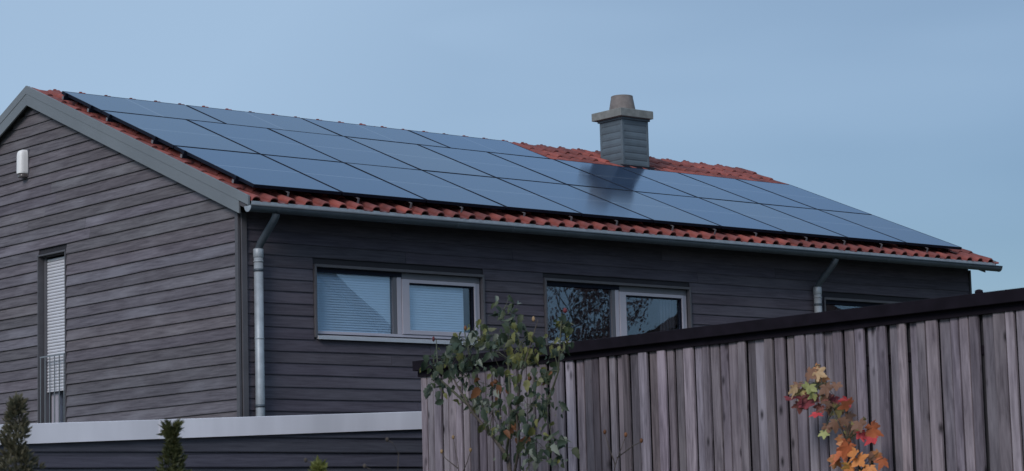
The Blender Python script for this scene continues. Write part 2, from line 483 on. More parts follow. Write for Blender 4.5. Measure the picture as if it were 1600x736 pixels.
def board_mesh(name, L, mat, wob=0.003, proud=0.026):
    """lapped board, local x along it, y outward is negative, z up; lower edge slightly uneven"""
    n = max(2, min(12, int(L / 0.45)))
    vs, fs = [], []
    ph = random.uniform(0, 100)
    for i in range(n + 1):
        x = L * i / n
        dz = wob * noise.noise(Vector((x * 0.9 + ph, 3.1, ph))) * 2
        dy = 0.003 * noise.noise(Vector((x * 0.5 + ph, 9.1, ph)))
        vs += [(x, 0.0, 0.0), (x, -proud + 0.002 + dy, dz - 0.004), (x, -proud + dy, dz + 0.003), (x, -0.004, COURSE + 0.008), (x, 0.002, COURSE + 0.008)]
    for i in range(n):
        a, b = i * 5, (i + 1) * 5
        for k in range(4):
            fs.append((a + k, b + k, b + k + 1, a + k + 1))
    fs += [(0, 1, 2, 3, 4), tuple(n * 5 + k for k in range(5))[::-1]]
    mb = MB(); mb.add(vs, fs)
    return mb.mesh(name, mat)

def tone(a, b, tint=0.03):
    g = random.uniform(a, b)
    return (g * (1 + random.uniform(-tint, tint)), g, g * (1 + random.uniform(-tint, tint * 1.5)), 1)

# windows on the facade: x0, x1, z0, z1
WIN = [(0.94, 3.24, -1.562, -0.795), (4.21, 6.52, -1.562, -0.785), (8.98, 11.28, -1.562, -0.80)]
GW = (3.915, 4.565, -2.75, -0.293)       # gable window y0, y1, z0, z1

def split_len(a, b, off):
    """butt joints in long courses"""
    L = b - a
    if L < 5.0: return [(a, b)]
    out = []; x = a; q = a + (2.4 + off)
    while q < b - 1.5:
        out.append((x, q - 0.0015)); x = q + 0.0015; q += 4.4 + random.uniform(-0.3, 0.3)
    out.append((x, b)); return out

def facade():
    k = k0; parentp = house
    top = -0.245
    while ZREF + k * COURSE < top:
        z = ZREF + k * COURSE
        spans = [(XL + 0.075, XR - 0.01)]
        for (x0, x1, z0, z1) in WIN:
            if z < z1 + 0.02 and z + COURSE > z0 - 0.005:
                nz = []
                for a, b in spans:
                    if a < x0 < b: nz += [(a, x0 - 0.035), (x1 + 0.035, b)]
                    else: nz.append((a, b))
                spans = nz
        for a, b in spans:
            for p, q in split_len(a, b, random.uniform(-1, 1.5)):
                if q - p < 0.02: continue
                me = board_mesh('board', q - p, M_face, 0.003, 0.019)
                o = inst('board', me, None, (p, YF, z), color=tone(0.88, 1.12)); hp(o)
        k += 1
facade()

def rake_y(z, h=0.20):      # y where the rake line at depth h has height z
    v = (z + h * CP) / SP
    return v * CP + h * SP

def gable():
    k = k0
    zoff = -0.001
    while True:
        z = ZREF + zoff + k * COURSE
        if z > 1.68: break
        zt = z + COURSE
        y0 = max(YF + 0.05, rake_y(zt, 0.205)) if zt > -0.35 else YF + 0.05
        y1 = 2 * YR - max(YF, rake_y(zt, 0.205)) if zt > -0.35 else YB
        if y1 - y0 < 0.1: break
        spans = [(y0, y1)]
        if z < GW[3] + 0.01 and zt > GW[2]:
            spans = [(y0, GW[0] - 0.012), (GW[1] + 0.012, y1)]
        for a, b in spans:
            if b - a < 0.05: continue
            for p, q in split_len(a, b, random.uniform(-0.5, 1.5)):
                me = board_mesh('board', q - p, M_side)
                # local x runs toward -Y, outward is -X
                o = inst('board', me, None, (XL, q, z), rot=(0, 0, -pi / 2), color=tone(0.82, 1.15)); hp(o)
        k += 1
gable()

def shell():
    # structural walls behind the cladding, with the openings left out
    mb = MB()
    xs = [XL + 0.03] + [c for w_ in WIN for c in (w_[0], w_[1])] + [XR - 0.02]
    zt = -0.24
    t0, t1 = YF + 0.004, YF + 0.20
    mb.box((xs[0], t0, GROUND), (xs[-1], t1, WIN[0][2] - 0.004))
    mb.box((xs[0], t0, WIN[0][3] + 0.004), (xs[-1], t1, zt))
    for i in range(0, len(xs), 2):
        mb.box((xs[i], t0, WIN[0][2] - 0.004), (xs[i + 1] , t1, WIN[0][3] + 0.004))
    part(mb, 'facade_wall', M_dark)
    for (x, nm) in ((XL + 0.004, 'gable_wall'), (XR - 0.204, 'gable_wall')):
        mb = MB()
        hw = 0.26
        pts = [(x, YF + 0.21, GROUND), (x, YB, GROUND), (x, YB, -0.33), (x, YR, YR * SP / CP - hw / CP), (x, YF + 0.21, (YF + 0.21) * SP / CP - hw / CP)]
        if x < 1:
            # leave the tall window open: build around it
            zt_ = lambda y: min(y, 2 * YR - y) * SP / CP - hw / CP
            a, b, z0, z1 = GW
            mb.extrude([(x, YF + 0.21, GROUND), (x, a, GROUND), (x, a, zt_(a)), (x, YF + 0.21, zt_(YF + 0.21))], (0.2, 0, 0))
            mb.extrude([(x, a, z1), (x, b, z1), (x, b, zt_(b)), (x, a, zt_(a))], (0.2, 0, 0))
            mb.extrude([(x, a, GROUND), (x, b, GROUND), (x, b, z0), (x, a, z0)], (0.2, 0, 0))
            mb.extrude([(x, b, GROUND), (x, YB, GROUND), (x, YB, zt_(YB)), (x, YR, zt_(YR)), (x, b, zt_(b))], (0.2, 0, 0))
        else:
            mb.extrude(pts, (0.2, 0, 0))
        part(mb, nm, M_dark if x < 1 else M_trim)
    mb = MB().box((XL, YB, GROUND), (XR, YB + 0.2, -0.35)); part(mb, 'rear_wall', M_trim)
    mb = MB().box((XL + 0.2, YF + 0.2, -2.9), (XR - 0.2, YB, -2.75)); part(mb, 'floor_slab', M_room)
    mb = MB().box((XL + 0.2, YF + 1.9, -2.74), (XR - 0.2, YF + 2.0, -0.3)); part(mb, 'room_wall', M_room)
    # corner boards
    mb = MB().box((XL - 0.034, YF - 0.012, GROUND + 0.1), (XL - 0.002, YF + 0.045, -0.27)); part(mb, 'corner_board', M_trim, bevel=0.003)
    mb = MB().box((XL + 0.001, YF - 0.036, GROUND + 0.1), (XL + 0.068, YF - 0.013, -0.27)); part(mb, 'corner_board', M_trim, bevel=0.003)
    mb = MB().box((XR - 0.008, YF - 0.036, GROUND + 0.1), (XR + 0.02, YF + 0.05, -0.27)); part(mb, 'corner_board', M_trim, bevel=0.003)
shell()

# ---- roof deck, soffit, bargeboards
def roof():
    vr = (YR - 0.0) / CP
    mb = MB()
    for F in (S, SB):
        a = -0.13
        def yv(v, h): return F(0, v, h)
        # v at the ridge for a given depth
        def vrid(h): return (YR - h * SP) / CP
        poly = [(VL + 0.012,) + tuple(F(0, a, 0.165))[1:], (VL + 0.012,) + tuple(F(0, vrid(0.165), 0.165))[1:],
                (VL + 0.012,) + tuple(F(0, vrid(0.235), 0.235))[1:], (VL + 0.012,) + tuple(F(0, a, 0.235))[1:]]
        mb.extrude(poly, (VR - VL - 0.024, 0, 0))
    r = part(mb, 'roof', M_soffit)
    PW[r.name] = Vector((0, 0, 0))
    return r
roofo = roof()
def rpart(o):             # sub-part of the roof (roof has identity basis under the house)
    o.parent = roofo; return o

def barge(x, sgn, qt=0.092, names='bargeboard'):
    def vrid(h): return (YR - h * SP) / CP
    for F, nm in ((S, 1), (SB, 2)):
        # lower board
        t = 0.022 * sgn
        ye = 0.08
        q0, q1 = 0.185, 0.315
        p = [F(x, (ye - q0 * SP) / CP, q0), F(x, vrid(q0), q0), F(x, vrid(q1), q1), F(x, (ye - q1 * SP) / CP, q1)]
        mb = MB().extrude(p, (t, 0, 0)); rpart(mb.build(names, M_fascia, bevel=0.003))
        # upper board, proud of the lower
        t2 = 0.028 * sgn
        q0, q1 = qt, 0.187
        x2 = x - 0.006 * sgn
        ye = -0.10
        p = [F(x2, (ye - q0 * SP) / CP, q0), F(x2, vrid(q0), q0), F(x2, vrid(q1), q1), F(x2, (ye - q1 * SP) / CP, q1)]
        mb = MB().extrude(p, (t2, 0, 0)); rpart(mb.build(names, M_fascia, bevel=0.003))
barge(VL, 1); barge(VR, -1, 0.115)

# ---- roof tiles
TW, TC = 0.2225, 0.365
NU = 55; U0 = VL + 0.035; V0 = -0.185
def tile_geo():
    """local x along the eave, y up the slope, z up (normal). The left part is a roll, the rest a shallow pan."""
    prof = []
    RWd = 0.105
    for i in range(7):
        a = pi * i / 6
        prof.append((RWd / 2 - RWd / 2 * cos(a), 0.046 * sin(a) ** 0.8 if 0 < i < 6 else 0.0))
    for i in range(1, 5):
        t = i / 4
        prof.append((RWd + (TW + 0.01 - RWd) * t, -0.010 * sin(pi * t)))
    L = TC + 0.055
    vs, fs = [], []
    n = len(prof); th = 0.015
    for (y, lift) in ((0.0, 0.022), (0.012, 0.026), (L, 0.0)):
        for (x, z) in prof: vs.append((x, y, z + lift - (0.004 if y == 0 else 0)))
    for (x, z) in prof: vs.append((x, 0.0, z + 0.022 - th))
    for (x, z) in prof: vs.append((x, L, z - th))
    for r_ in range(2):
        for i in range(n - 1): fs.append((r_ * n + i, r_ * n + i + 1, (r_ + 1) * n + i + 1, (r_ + 1) * n + i))
    for i in range(n - 1):
        fs.append((3 * n + i, 3 * n + i + 1, i + 1, i))
        fs.append((3 * n + i, 4 * n + i, 4 * n + i + 1, 3 * n + i + 1))
    fs.append((0, n, 2 * n, 4 * n, 3 * n))
    fs.append((n - 1, 3 * n + n - 1, 4 * n + n - 1, 2 * n + n - 1, n + n - 1))
    return vs, fs
tvs, tfs = tile_geo()
mbt = MB(); mbt.add(tvs, tfs); TILE = mbt.mesh('roof_tile', M_tile)
for p_ in TILE.polygons: p_.use_smooth = len(p_.vertices) == 4
TILE.set_sharp_from_angle(angle=radians(40))
HB = 0.150                 # depth of the pan level under the panel plane
NV = 14
def tile_matrix(u, v, F=S, jit=True):
    b = F(u, v, HB)
    ex = Vector((1, 0, 0)); ey = (F(0, 1, 0) - F(0, 0, 0)).normalized(); ez = ex.cross(ey)
    if F is SB: ez = -ez
    M = Matrix((ex, ey, ez)).transposed().to_4x4()
    if jit:
        M = M @ Euler((random.gauss(0, 0.004), random.gauss(0, 0.006), random.gauss(0, 0.006))).to_matrix().to_4x4()
    M.translation = b + ez * random.gauss(0, 0.0015)
    return M
cells = []; rest = MB()
for k in range(NV):
    v = V0 + k * TC
    for j in range(NU):
        u = U0 + j * TW
        if 8.70 < u + TW / 2 < 9.33 and 3.95 < v + 0.1 < 4.55: continue      # chimney opening
        show = (k <= 1) or (j <= 1) or (k >= 11 and u > 6.5) or (j >= NU - 2)
        if show: cells.append((k, j, u, v))
        else:
            M = tile_matrix(u, v); rest.add([M @ Vector(q) for q in tvs], tfs)
for k in range(NV):
    for j in range(NU):
        M = tile_matrix(U0 + j * TW, V0 + k * TC, SB); rest.add([M @ Vector(q) for q in tvs], tfs)
for k, j, u, v in cells[:298]:
    o = bpy.data.objects.new('roof_tile', TILE); COL.objects.link(o); o.parent = roofo; o.matrix_local = tile_matrix(u, v)
for k, j, u, v in cells[298:]:
    M = tile_matrix(u, v); rest.add([M @ Vector(q) for q in tvs], tfs)
o = rest.build('roof_tiles_under_panels', M_tile, roofo); tag(o, kind='stuff')

# ridge tiles
def ridge():
    seg = 8; L = 0.40
    mb = MB(); vs, fs = [], []
    rings = [(0.0, 0.118), (0.055, 0.122), (0.07, 0.106), (L, 0.092)]
    for (x, r_) in rings:
        for k in range(seg + 1):
            a = pi * (-0.04 + 1.08 * k / seg); vs.append((x, -r_ * 1.02 * cos(a), r_ * 0.92 * sin(a)))
    for (x, r_) in (rings[0], rings[-1]):
        for k in range(seg + 1):
            a = pi * (-0.04 + 1.08 * k / seg); vs.append((x, -(r_ - 0.014) * 1.02 * cos(a), (r_ - 0.014) * 0.92 * sin(a)))
    n = seg + 1
    for i in range(3):
        for k in range(seg): fs.append((i * n + k, i * n + k + 1, (i + 1) * n + k + 1, (i + 1) * n + k))
    for k in range(seg):
        fs.append((4 * n + k, 4 * n + k + 1, k + 1, k)); fs.append((3 * n + k, 3 * n + k + 1, 5 * n + k + 1, 5 * n + k))
        fs.append((4 * n + k, 5 * n + k, 5 * n + k + 1, 4 * n + k + 1))
    mb.add(vs, fs)
    # little raised nib on each collar
    mb.box((0.006, -0.014, 0.098), (0.036, 0.014, 0.118))
    me = mb.mesh('ridge_tile', M_tile, True); me.set_sharp_from_angle(angle=radians(35))
    zr = S(0, (YR - HB * SP) / CP, HB).z - 0.062
    x = VL + 0.01; step = 0.3545; i = 0
    while x < VR - 0.3:
        o = inst('ridge_tile', me, roofo, (x, YR, zr + random.gauss(0, 0.002)), rot=(0, random.gauss(0, 0.004), random.gauss(0, 0.004)))
        x += step
    mb = MB(); 
    mb.box((VL + 0.03, YR - 0.09, zr - 0.07), (VR - 0.03, YR + 0.09, zr + 0.01)); rpart(mb.build('ridge_bedding', M_tile))
ridge()

# eave flashing, gutter, downpipes
part(MB().extrude([(0, -0.118, -0.196), (0, -0.112, -0.196), (0, -0.112, -0.275), (0, -0.118, -0.275)], (1, 0, 0)), 'drip_flashing', M_zinc)
bpy.data.objects['drip_flashing'].scale = (VR - VL - 0.06, 1, 1)
bpy.data.objects['drip_flashing'].location = (VL + 0.03, 0, 0)
def gutter():
    r, cy, cz = 0.061, -0.170, -0.262
    x0, x1 = VL - 0.055, VR - 0.03
    prof = []
    for k in range(13):
        a = pi + pi * k / 12; prof.append((cy + r * cos(a), cz + r * sin(a)))
    for k in range(12, -1, -1):
        a = pi + pi * k / 12; prof.append((cy + (r - 0.004) * cos(a), cz + (r - 0.004) * sin(a)))
    mb = MB(); n = len(prof)
    xs = [x0 + (x1 - x0) * i / 30 for i in range(31)]
    vs = [(x, y, z + 0.002 * noise.noise(Vector((x, 0, 0)))) for x in xs for (y, z) in prof]
    fs = [(i * n + k, i * n + (k + 1) % n, (i + 1) * n + (k + 1) % n, (i + 1) * n + k) for i in range(30) for k in range(n)]
    mb.add(vs, fs)
    g = part(mb, 'gutter', M_gutter, smooth=True)
    PW[g.name] = Vector((0, 0, 0))
    def sub(mb_, nm, mat, sm=False):
        o = mb_.build(nm, mat, g, smooth=sm); return o
    sub(MB().tube([(x0, cy - r, cz + 0.004), (x1, cy - r, cz + 0.004)], 0.010, 8), 'gutter_bead', M_gutter, True)
    for x in (x0, x1):
        half = [(x, cy + r * 1.04 * cos(pi + pi * k / 12), cz + r * 1.04 * sin(pi + pi * k / 12)) for k in range(13)]
        sub(MB().extrude(half, (0.006, 0, 0)), 'gutter_end_cap', M_zinc)
    x = x0 + 0.35
    while x < x1 - 0.1:
        strap = []
        for k in range(0, 9):
            a = pi + pi * k / 8; strap.append((cy + (r + 0.004) * cos(a), cz + (r + 0.004) * sin(a)))
        for k in range(8, -1, -1):
            a = pi + pi * k / 8; strap.append((cy + (r + 0.0005) * cos(a), cz + (r + 0.0005) * sin(a)))
        sub(MB().extrude([(x, a, b) for a, b in strap], (0.025, 0, 0)), 'gutter_bracket', M_gutter)
        x += 0.80
gutter()
def downpipe(x, lx):
    top = Vector((x + 0.005, -0.172, -0.318))
    pts = [top, top + Vector((0.0, 0.01, -0.03)), Vector((x + 0.005, -0.13, -0.385)), Vector((x + 0.002, 0.12, -0.60)), Vector((x, 0.160, -0.655)), Vector((x, 0.165, -0.70))]
    e = MB().tube(pts, 0.041, 14, False)
    d = part(e, 'downpipe', M_gutter, smooth=True)
    def sub(mb_, nm, mat, sm=True):
        return mb_.build(nm, mat, d, smooth=sm)
    sub(MB().tube([(x, 0.165, -0.665), (x, 0.165, -2.2), (x, 0.165, GROUND + 0.05)], 0.050, 16), 'pipe_length', M_zinc)
    sub(MB().tube([(x, 0.165, -0.655), (x, 0.165, -0.662), (x, 0.165, -0.745), (x, 0.165, -0.752)], [0.050, 0.056, 0.056, 0.051], 16), 'pipe_collar', M_zinc)
    sub(MB().tube([(x, 0.165, -0.785), (x, 0.165, -0.80)], 0.055, 16), 'pipe_collar', M_zinc)
    sub(MB().tube([(x, 0.165, -1.60), (x, 0.165, -1.615)], 0.0525, 16), 'pipe_collar', M_zinc)
    for z in (-0.87, -2.3):
        sub(MB().tube([(x, 0.165, z), (x, 0.165, z - 0.03)], 0.054, 16), 'pipe_clip', M_gutter)
        sub(MB().box((x - 0.008, 0.21, z - 0.025), (x + 0.008, YF, z - 0.005)), 'clip_arm', M_gutter, False)
downpipe(0.155, 0); downpipe(8.775, 0)

# ---- facade windows
def fwin(i):
    x0, x1, z0, z1 = WIN[i]
    W = x1 - x0
    # lining: boards framing the opening
    mb = MB(); t = 0.030; yo = YF - 0.040; yi = YF + 0.10
    mb.box((x0 - t, yo, z1 - 0.004), (x1 + t, yi, z1 + 0.026))
    mb.box((x0 - t, yo, z0 + 0.0), (x0 - 0.002, yi, z1 - 0.004))
    mb.box((x1 + 0.002, yo, z0 + 0.0), (x1 + t, yi, z1 - 0.004))
    wn = part(mb, 'window', M_trim, bevel=0.002)
    def sub(mb_, nm, mat, bevel=0, sm=False):
        return mb_.build(nm, mat, wn, bevel=bevel, smooth=sm)
    yg = YF + 0.020
    # sill
    mb = MB().extrude([(x0 - 0.004, YF - 0.060, z0 + 0.012), (x0 - 0.004, YF + 0.06, z0 + 0.040), (x0 - 0.004, YF + 0.06, z0 + 0.003), (x0 - 0.004, YF - 0.055, z0 - 0.022), (x0 - 0.004, YF - 0.060, z0 - 0.022)], (W + 0.008, 0, 0))
    sub(mb, 'sill', M_sill)
    xm0, xm1 = x0 + 0.487 * W, x0 + 0.513 * W
    # fixed frame
    zf0 = z0 + 0.045; 
    mb = MB()
    mb.box((x0 + 0.001, yg, zf0), (x1 - 0.001, yg + 0.07, zf0 + 0.030))
    mb.box((x0 + 0.001, yg, z1 - 0.040), (x1 - 0.001, yg + 0.07, z1 - 0.006))
    mb.box((x0 + 0.001, yg, zf0 + 0.030), (x0 + 0.020, yg + 0.07, z1 - 0.040))
    mb.box((x1 - 0.055, yg, zf0 + 0.030), (x1 - 0.001, yg + 0.07, z1 - 0.040))
    mb.box((xm0, yg, zf0 + 0.030), (xm1, yg + 0.07, z1 - 0.040))
    sub(mb, 'frame', M_frame, 0.003)
    # black strip standing in for the shadow band along the left pane's top
    mb = MB().box((x0 + 0.001, yg - 0.012, z1 - 0.055), (xm1, yg - 0.001, z1 - 0.006)); sub(mb, 'pane_shade_band', M_black)
    mb = MB().box((xm0 - 0.055, yg + 0.003, zf0 + 0.031), (xm0 - 0.001, yg + 0.05, z1 - 0.056)); sub(mb, 'glazing_bar', M_framed)
    # left pane
    mb = MB().box((x0 + 0.021, yg + 0.028, zf0 + 0.031), (xm0 - 0.056, yg + 0.034, z1 - 0.041)); sub(mb, 'pane', M_glass if i == 0 else M_glass2)
    # right sash
    sx0, sx1 = xm1 + 0.004, x1 - 0.060; sz0, sz1 = zf0 + 0.034, z1 - 0.075
    mb = MB()
    f = 0.062
    mb.box((sx0, yg - 0.012, sz0), (sx0 + f * 1.65, yg + 0.055, sz1))
    mb.box((sx1 - f * 0.4, yg - 0.012, sz0), (sx1, yg + 0.055, sz1))
    mb.box((sx0 + f * 1.65, yg - 0.012, sz0), (sx1 - f * 0.4, yg + 0.055, sz0 + f * 0.75))
    mb.box((sx0 + f * 1.65, yg - 0.012, sz1 - f * 0.62), (sx1 - f * 0.4, yg + 0.055, sz1))
    sub(mb, 'sash', M_frame, 0.003)
    mb = MB()
    mb.box((sx0 + f * 1.65, yg + 0.002, sz1 - f * 0.62 - 0.016), (sx1 - f * 0.4, yg + 0.03, sz1 - f * 0.62 - 0.001))
    mb.box((sx1 - f * 0.4 - 0.018, yg + 0.002, sz0 + f * 0.75), (sx1 - f * 0.4 - 0.001, yg + 0.03, sz1 - f * 0.62 - 0.017))
    sub(mb, 'gasket', M_black)
    mb = MB().box((sx0 + f * 1.65 + 0.001, yg + 0.031, sz0 + f * 0.75 + 0.001), (sx1 - f * 0.4 - 0.001, yg + 0.037, sz1 - f * 0.62 - 0.001)); sub(mb, 'pane', M_glass if i == 0 else M_glass2)
    mb = MB().box((xm1 + 0.001, yg - 0.006, z1 - 0.073), (x1 - 0.002, yg - 0.001, z1 - 0.008)); sub(mb, 'top_rail', M_framed)
    if i == 0:
        # slatted blinds behind both panes
        for a, b, c, d in ((x0 + 0.03, xm0 - 0.06, zf0 + 0.03, z1 - 0.045), (sx0 + 0.09, sx1 - 0.14, sz0 + 0.04, sz1 - 0.04)):
            mb = MB(); z = c
            while z < d:
                mb.extrude([(a, yg + 0.048, z), (a, yg + 0.051, z), (a, yg + 0.061, z + 0.0275), (a, yg + 0.058, z + 0.0275)], (b - a, 0, 0)); z += 0.0275
            s = sub(mb, 'blind', M_blind)
    if i == 1:
        mb = MB()
        n = 10
        for k in range(n):
            xx = sx1 - 0.30 + k * 0.026
            mb.box((xx, yg + 0.10 + 0.012 * (k % 2), sz0 - 0.02), (xx + 0.028, yg + 0.106 + 0.012 * (k % 2), sz1))
        sub(mb, 'curtain', simple('curtain_brown', (0.16, 0.12, 0.10), 0.9))
    return wn
for i in range(3): fwin(i)

# ---- tall gable window with roller shutter and railing
def gwin():
    a, b, z0, z1 = GW
    x = XL
    mb = MB()
    mb.box((x - 0.032, a - 0.010, z0), (x + 0.11, a + 0.008, z1 + 0.012))
    mb.box((x - 0.032, b - 0.008, z0), (x + 0.11, b + 0.010, z1 + 0.012))
    mb.box((x - 0.036, a - 0.012, z1 + 0.0125), (x + 0.11, b + 0.012, z1 + 0.030))
    wn = part(mb, 'window', M_trim, bevel=0.002)
    def sub(mb_, nm, mat, bevel=0, sm=False): return mb_.build(nm, mat, wn, bevel=bevel, smooth=sm)
    # guide rails
    mb = MB(); mb.box((x + 0.05, b - 0.055, z0), (x + 0.10, b - 0.009, z1 - 0.001)); mb.box((x + 0.05, a + 0.009, z0), (x + 0.10, a + 0.030, z1 - 0.001))
    sub(mb, 'shutter_guide', M_framed)
    # curtain of the shutter: slats down to -1.88
    z = z1 - 0.02
    sl = MB()
    zz = -1.885
    k = 0
    while zz < z1 - 0.03:
        prof = [(x + 0.078, zz), (x + 0.069, zz + 0.004), (x + 0.064, zz + 0.0175), (x + 0.069, zz + 0.031), (x + 0.078, zz + 0.035)]
        me = MB().extrude([(p[0], a + 0.031, p[1]) for p in prof], (0, b - a - 0.087, 0))
        o = me.build('slat', M_shut, wn)
        zz += 0.0375; k += 1
    mb = MB().box((x + 0.060, a + 0.031, -1.90), (x + 0.080, b - 0.056, -1.886)); sub(mb, 'shutter_bottom_bar', M_shut)
    mb = MB().box((x + 0.080, a + 0.031, -1.88), (x + 0.083, b - 0.056, z1 - 0.02)); sub(mb, 'shutter_core', M_framed)
    # glazing behind
    mb = MB()
    mb.box((x + 0.12, a + 0.009, z0 + 0.05), (x + 0.18, a + 0.07, z1 - 0.02)); mb.box((x + 0.12, b - 0.22, z0 + 0.05), (x + 0.18, b - 0.056, z1 - 0.02))
    mb.box((x + 0.12, a + 0.07, z0), (x + 0.18, b - 0.22, z0 + 0.09))
    sub(mb, 'frame', M_frame)
    mb = MB().box((x + 0.14, a + 0.07, z0 + 0.09), (x + 0.146, b - 0.22, z1 - 0.02)); sub(mb, 'pane', M_glass)
    # railing
    mb = MB().box((x - 0.044, a + 0.0, -1.498), (x - 0.034, b - 0.07, -1.480)); sub(mb, 'railing_top', M_steel)
    mb = MB().box((x - 0.044, a + 0.0, z0 + 0.12), (x - 0.034, b - 0.07, z0 + 0.14)); sub(mb, 'railing_bottom', M_steel)
    n = 6
    for k in range(n):
        y = a + 0.010 + (b - a - 0.09) * k / (n - 1)
        mb = MB().box((x - 0.043, y - 0.006, z0 + 0.141), (x - 0.035, y + 0.006, -1.499)); sub(mb, 'railing_bar', M_steel)
gwin()

# ---- chimney (part of the house)
def chimney():
    x0, x1, y0, y1, zb, zt = 8.765, 9.275, 3.75, 4.225, 1.30, 2.13
    mb = MB().box((x0 + 0.012, y0 + 0.012, zb - 0.2), (x1 - 0.012, y1 - 0.012, zt))
    ch = part(mb, 'chimney', M_slate)
    def sub(mb_, nm, mat, bevel=0, sm=False): return mb_.build(nm, mat, ch, bevel=bevel, smooth=sm)
    n = 7; z = 1.42; h = (zt - z) / n
    def bulge(p0, p1, out_):
        p0 = Vector(p0); p1 = Vector(p1); o_ = Vector(out_)
        for k in range(-2, n):
            zz = z + k * h; poly = []
            for t, d in ((0, 0.003), (0.12, 0.007), (0.45, 0.010), (0.8, 0.007), (1.0, 0.002)):
                poly.append(p0 + o_ * d + Vector((0, 0, zz + t * (h - 0.002))))
            poly += [p0 + Vector((0, 0, zz + h - 0.002)), p0 + Vector((0, 0, zz))]
            m_ = MB().extrude(poly, p1 - p0)
            o = m_.build('cladding_course', M_slate, ch)
    c = 0.04
    bulge((x0 + 0.012, y0 + c, 0), (x0 + 0.012, y1 - c, 0), (-1, 0, 0))
    bulge((x0 + c, y0 + 0.012, 0), (x1 - c, y0 + 0.012, 0), (0, -1, 0))
    bulge((x1 - 0.012, y0 + c, 0), (x1 - 0.012, y1 - c, 0), (1, 0, 0))
    for (x, y) in ((x0, y0), (x1 - c, y0), (x0, y1 - c), (x1 - c, y1 - c)):
        sub(MB().box((x, y, zb - 0.1), (x + c, y + c, zt - 0.002)), 'corner_profile', M_slate, 0.004)
    sub(MB().box((x0 - 0.085, y0 - 0.075, zt + 0.0), (x1 + 0.04, y1 + 0.075, zt + 0.115)), 'chimney_cap', M_concrete, 0.008)
    sub(MB().box((x0 - 0.02, y0 - 0.02, zt - 0.03), (x1 + 0.02, y1 + 0.02, zt - 0.001)), 'cap_flashing', M_slate)
    cx, cy = (x0 + x1) / 2 - 0.02, (y0 + y1) / 2
    zz = zt + 0.113
    pts = [(cx, cy, zz), (cx, cy, zz + 0.02), (cx, cy, zz + 0.19), (cx, cy, zz + 0.2), (cx, cy, zz + 0.235), (cx, cy, zz + 0.24)]
    m_ = MB(); m_.tube(pts, [0.195, 0.194, 0.163, 0.160, 0.158, 0.150], 28, False)
    m_.tube([(cx, cy, zz + 0.24), (cx, cy, zz + 0.02)], [0.150, 0.13], 28, False)
    o = sub(m_, 'flue_pot', M_pot, 0, True); o.data.set_sharp_from_angle(angle=radians(40))
    # lead apron on the tiles in front
    ap = MB().extrude([S(x0 - 0.06, 3.78, 0.098), S(x1 + 0.1, 3.78, 0.098), S(x1 + 0.1, 4.02, 0.085), S(x0 - 0.06, 4.02, 0.085)], (0, 0, 0.004))
    sub(ap, 'lead_apron', M_cap)
chimney()

# ---------------------------------------------------------------- solar array (one thing, 24 panels as parts)
arr = empty('solar_array', (0, 0, 0), 'array of blue-black solar panels covering the front slope of the red tiled roof', 'solar panels')
def panel_mesh(w_, l_):
    gl = MB(); gl.box((-w_ / 2 + 0.010, -l_ / 2 + 0.010, -0.006), (w_ / 2 - 0.010, l_ / 2 - 0.010, -0.0015))
    fr = MB()
    a, b, t = w_ / 2, l_ / 2, 0.011
    fr.box((-a, -b, -0.035), (a, -b + t, 0)); fr.box((-a, b - t, -0.035), (a, b, 0))
    fr.box((-a, -b + t, -0.035), (-a + t, b - t, 0)); fr.box((a - t, -b + t, -0.035), (a, b - t, 0))
    bk = gl.mesh('panel_glass', M_pv); fm = fr.mesh('panel_frame', M_black)
    return bk, fm
WP, HPn, TP, GP = 1.154, 1.7014, 1.0007, 1.7241
pg, pf = panel_mesh(WP - 0.020, HPn - 0.020)
pg2, pf2 = panel_mesh(TP - 0.014, GP - 0.020)
RX = Matrix.Rotation(P, 4, 'X')
def add_panel(u, v, rot90=False):
    base = RX.copy()
    if rot90: base = base @ Matrix.Rotation(pi / 2, 4, 'Z')
    base = base @ Euler((random.gauss(0, 0.0012), random.gauss(0, 0.0012), 0)).to_matrix().to_4x4()
    base.translation = S(u, v, 0)
    o = bpy.data.objects.new('solar_panel', pf2 if rot90 else pf); COL.objects.link(o); o.parent = arr; o.matrix_local = base
    g = bpy.data.objects.new('panel_glass', pg2 if rot90 else pg); COL.objects.link(g); g.parent = o
for r_ in range(2):
    for i in range(10): add_panel((i + 0.5) * WP - 0.01, (r_ + 0.5) * HPn - 0.01)
for i in range(4): add_panel((i + 0.5) * GP - 0.01, 2 * HPn + TP / 2 - 0.012, True)
for v, ue in ((0.30, 11.54), (1.40, 11.54), (2.05, 11.54), (3.12, 11.54), (3.58, 6.93), (4.22, 6.93)):
    a = S(-0.05, v, 0.036); b = S(ue + 0.01, v, 0.036)
    mb = MB().extrude([a, S(-0.05, v + 0.04, 0.036), S(-0.05, v + 0.04, 0.076), S(-0.05, v, 0.076)], b - a); mb.build('mounting_rail', M_black, arr)
    mb = MB().extrude([S(-0.056, v + 0.002, 0.036), S(-0.056, v + 0.038, 0.036), S(-0.056, v + 0.038, 0.074), S(-0.056, v + 0.002, 0.074)], (0.005, 0, 0)); mb.build('rail_end', M_hook, arr)
    mb = MB().extrude([S(-0.040, v, -0.008), S(-0.040, v + 0.05, -0.008), S(-0.040, v + 0.05, 0.03), S(-0.040, v, 0.03)], (0.03, 0, 0)); mb.build('end_clamp', M_black, arr)
hk = MB().extrude([S(0, 0, 0.045), S(0, 0.10, 0.045), S(0, 0.10, 0.052), S(0, 0.006, 0.052), S(0, 0.006, 0.105), S(0, 0, 0.105)], (0.022, 0, 0)).mesh('roof_hook', M_hook)
u = 0.42; i = 0
while u < 11.4:
    q = S(u, -0.035, 0.0) - S(0, 0, 0)
    inst('roof_hook', hk, arr, (q.x, q.y, q.z)); u += 0.92 if i % 3 == 0 else 0.72; i += 1

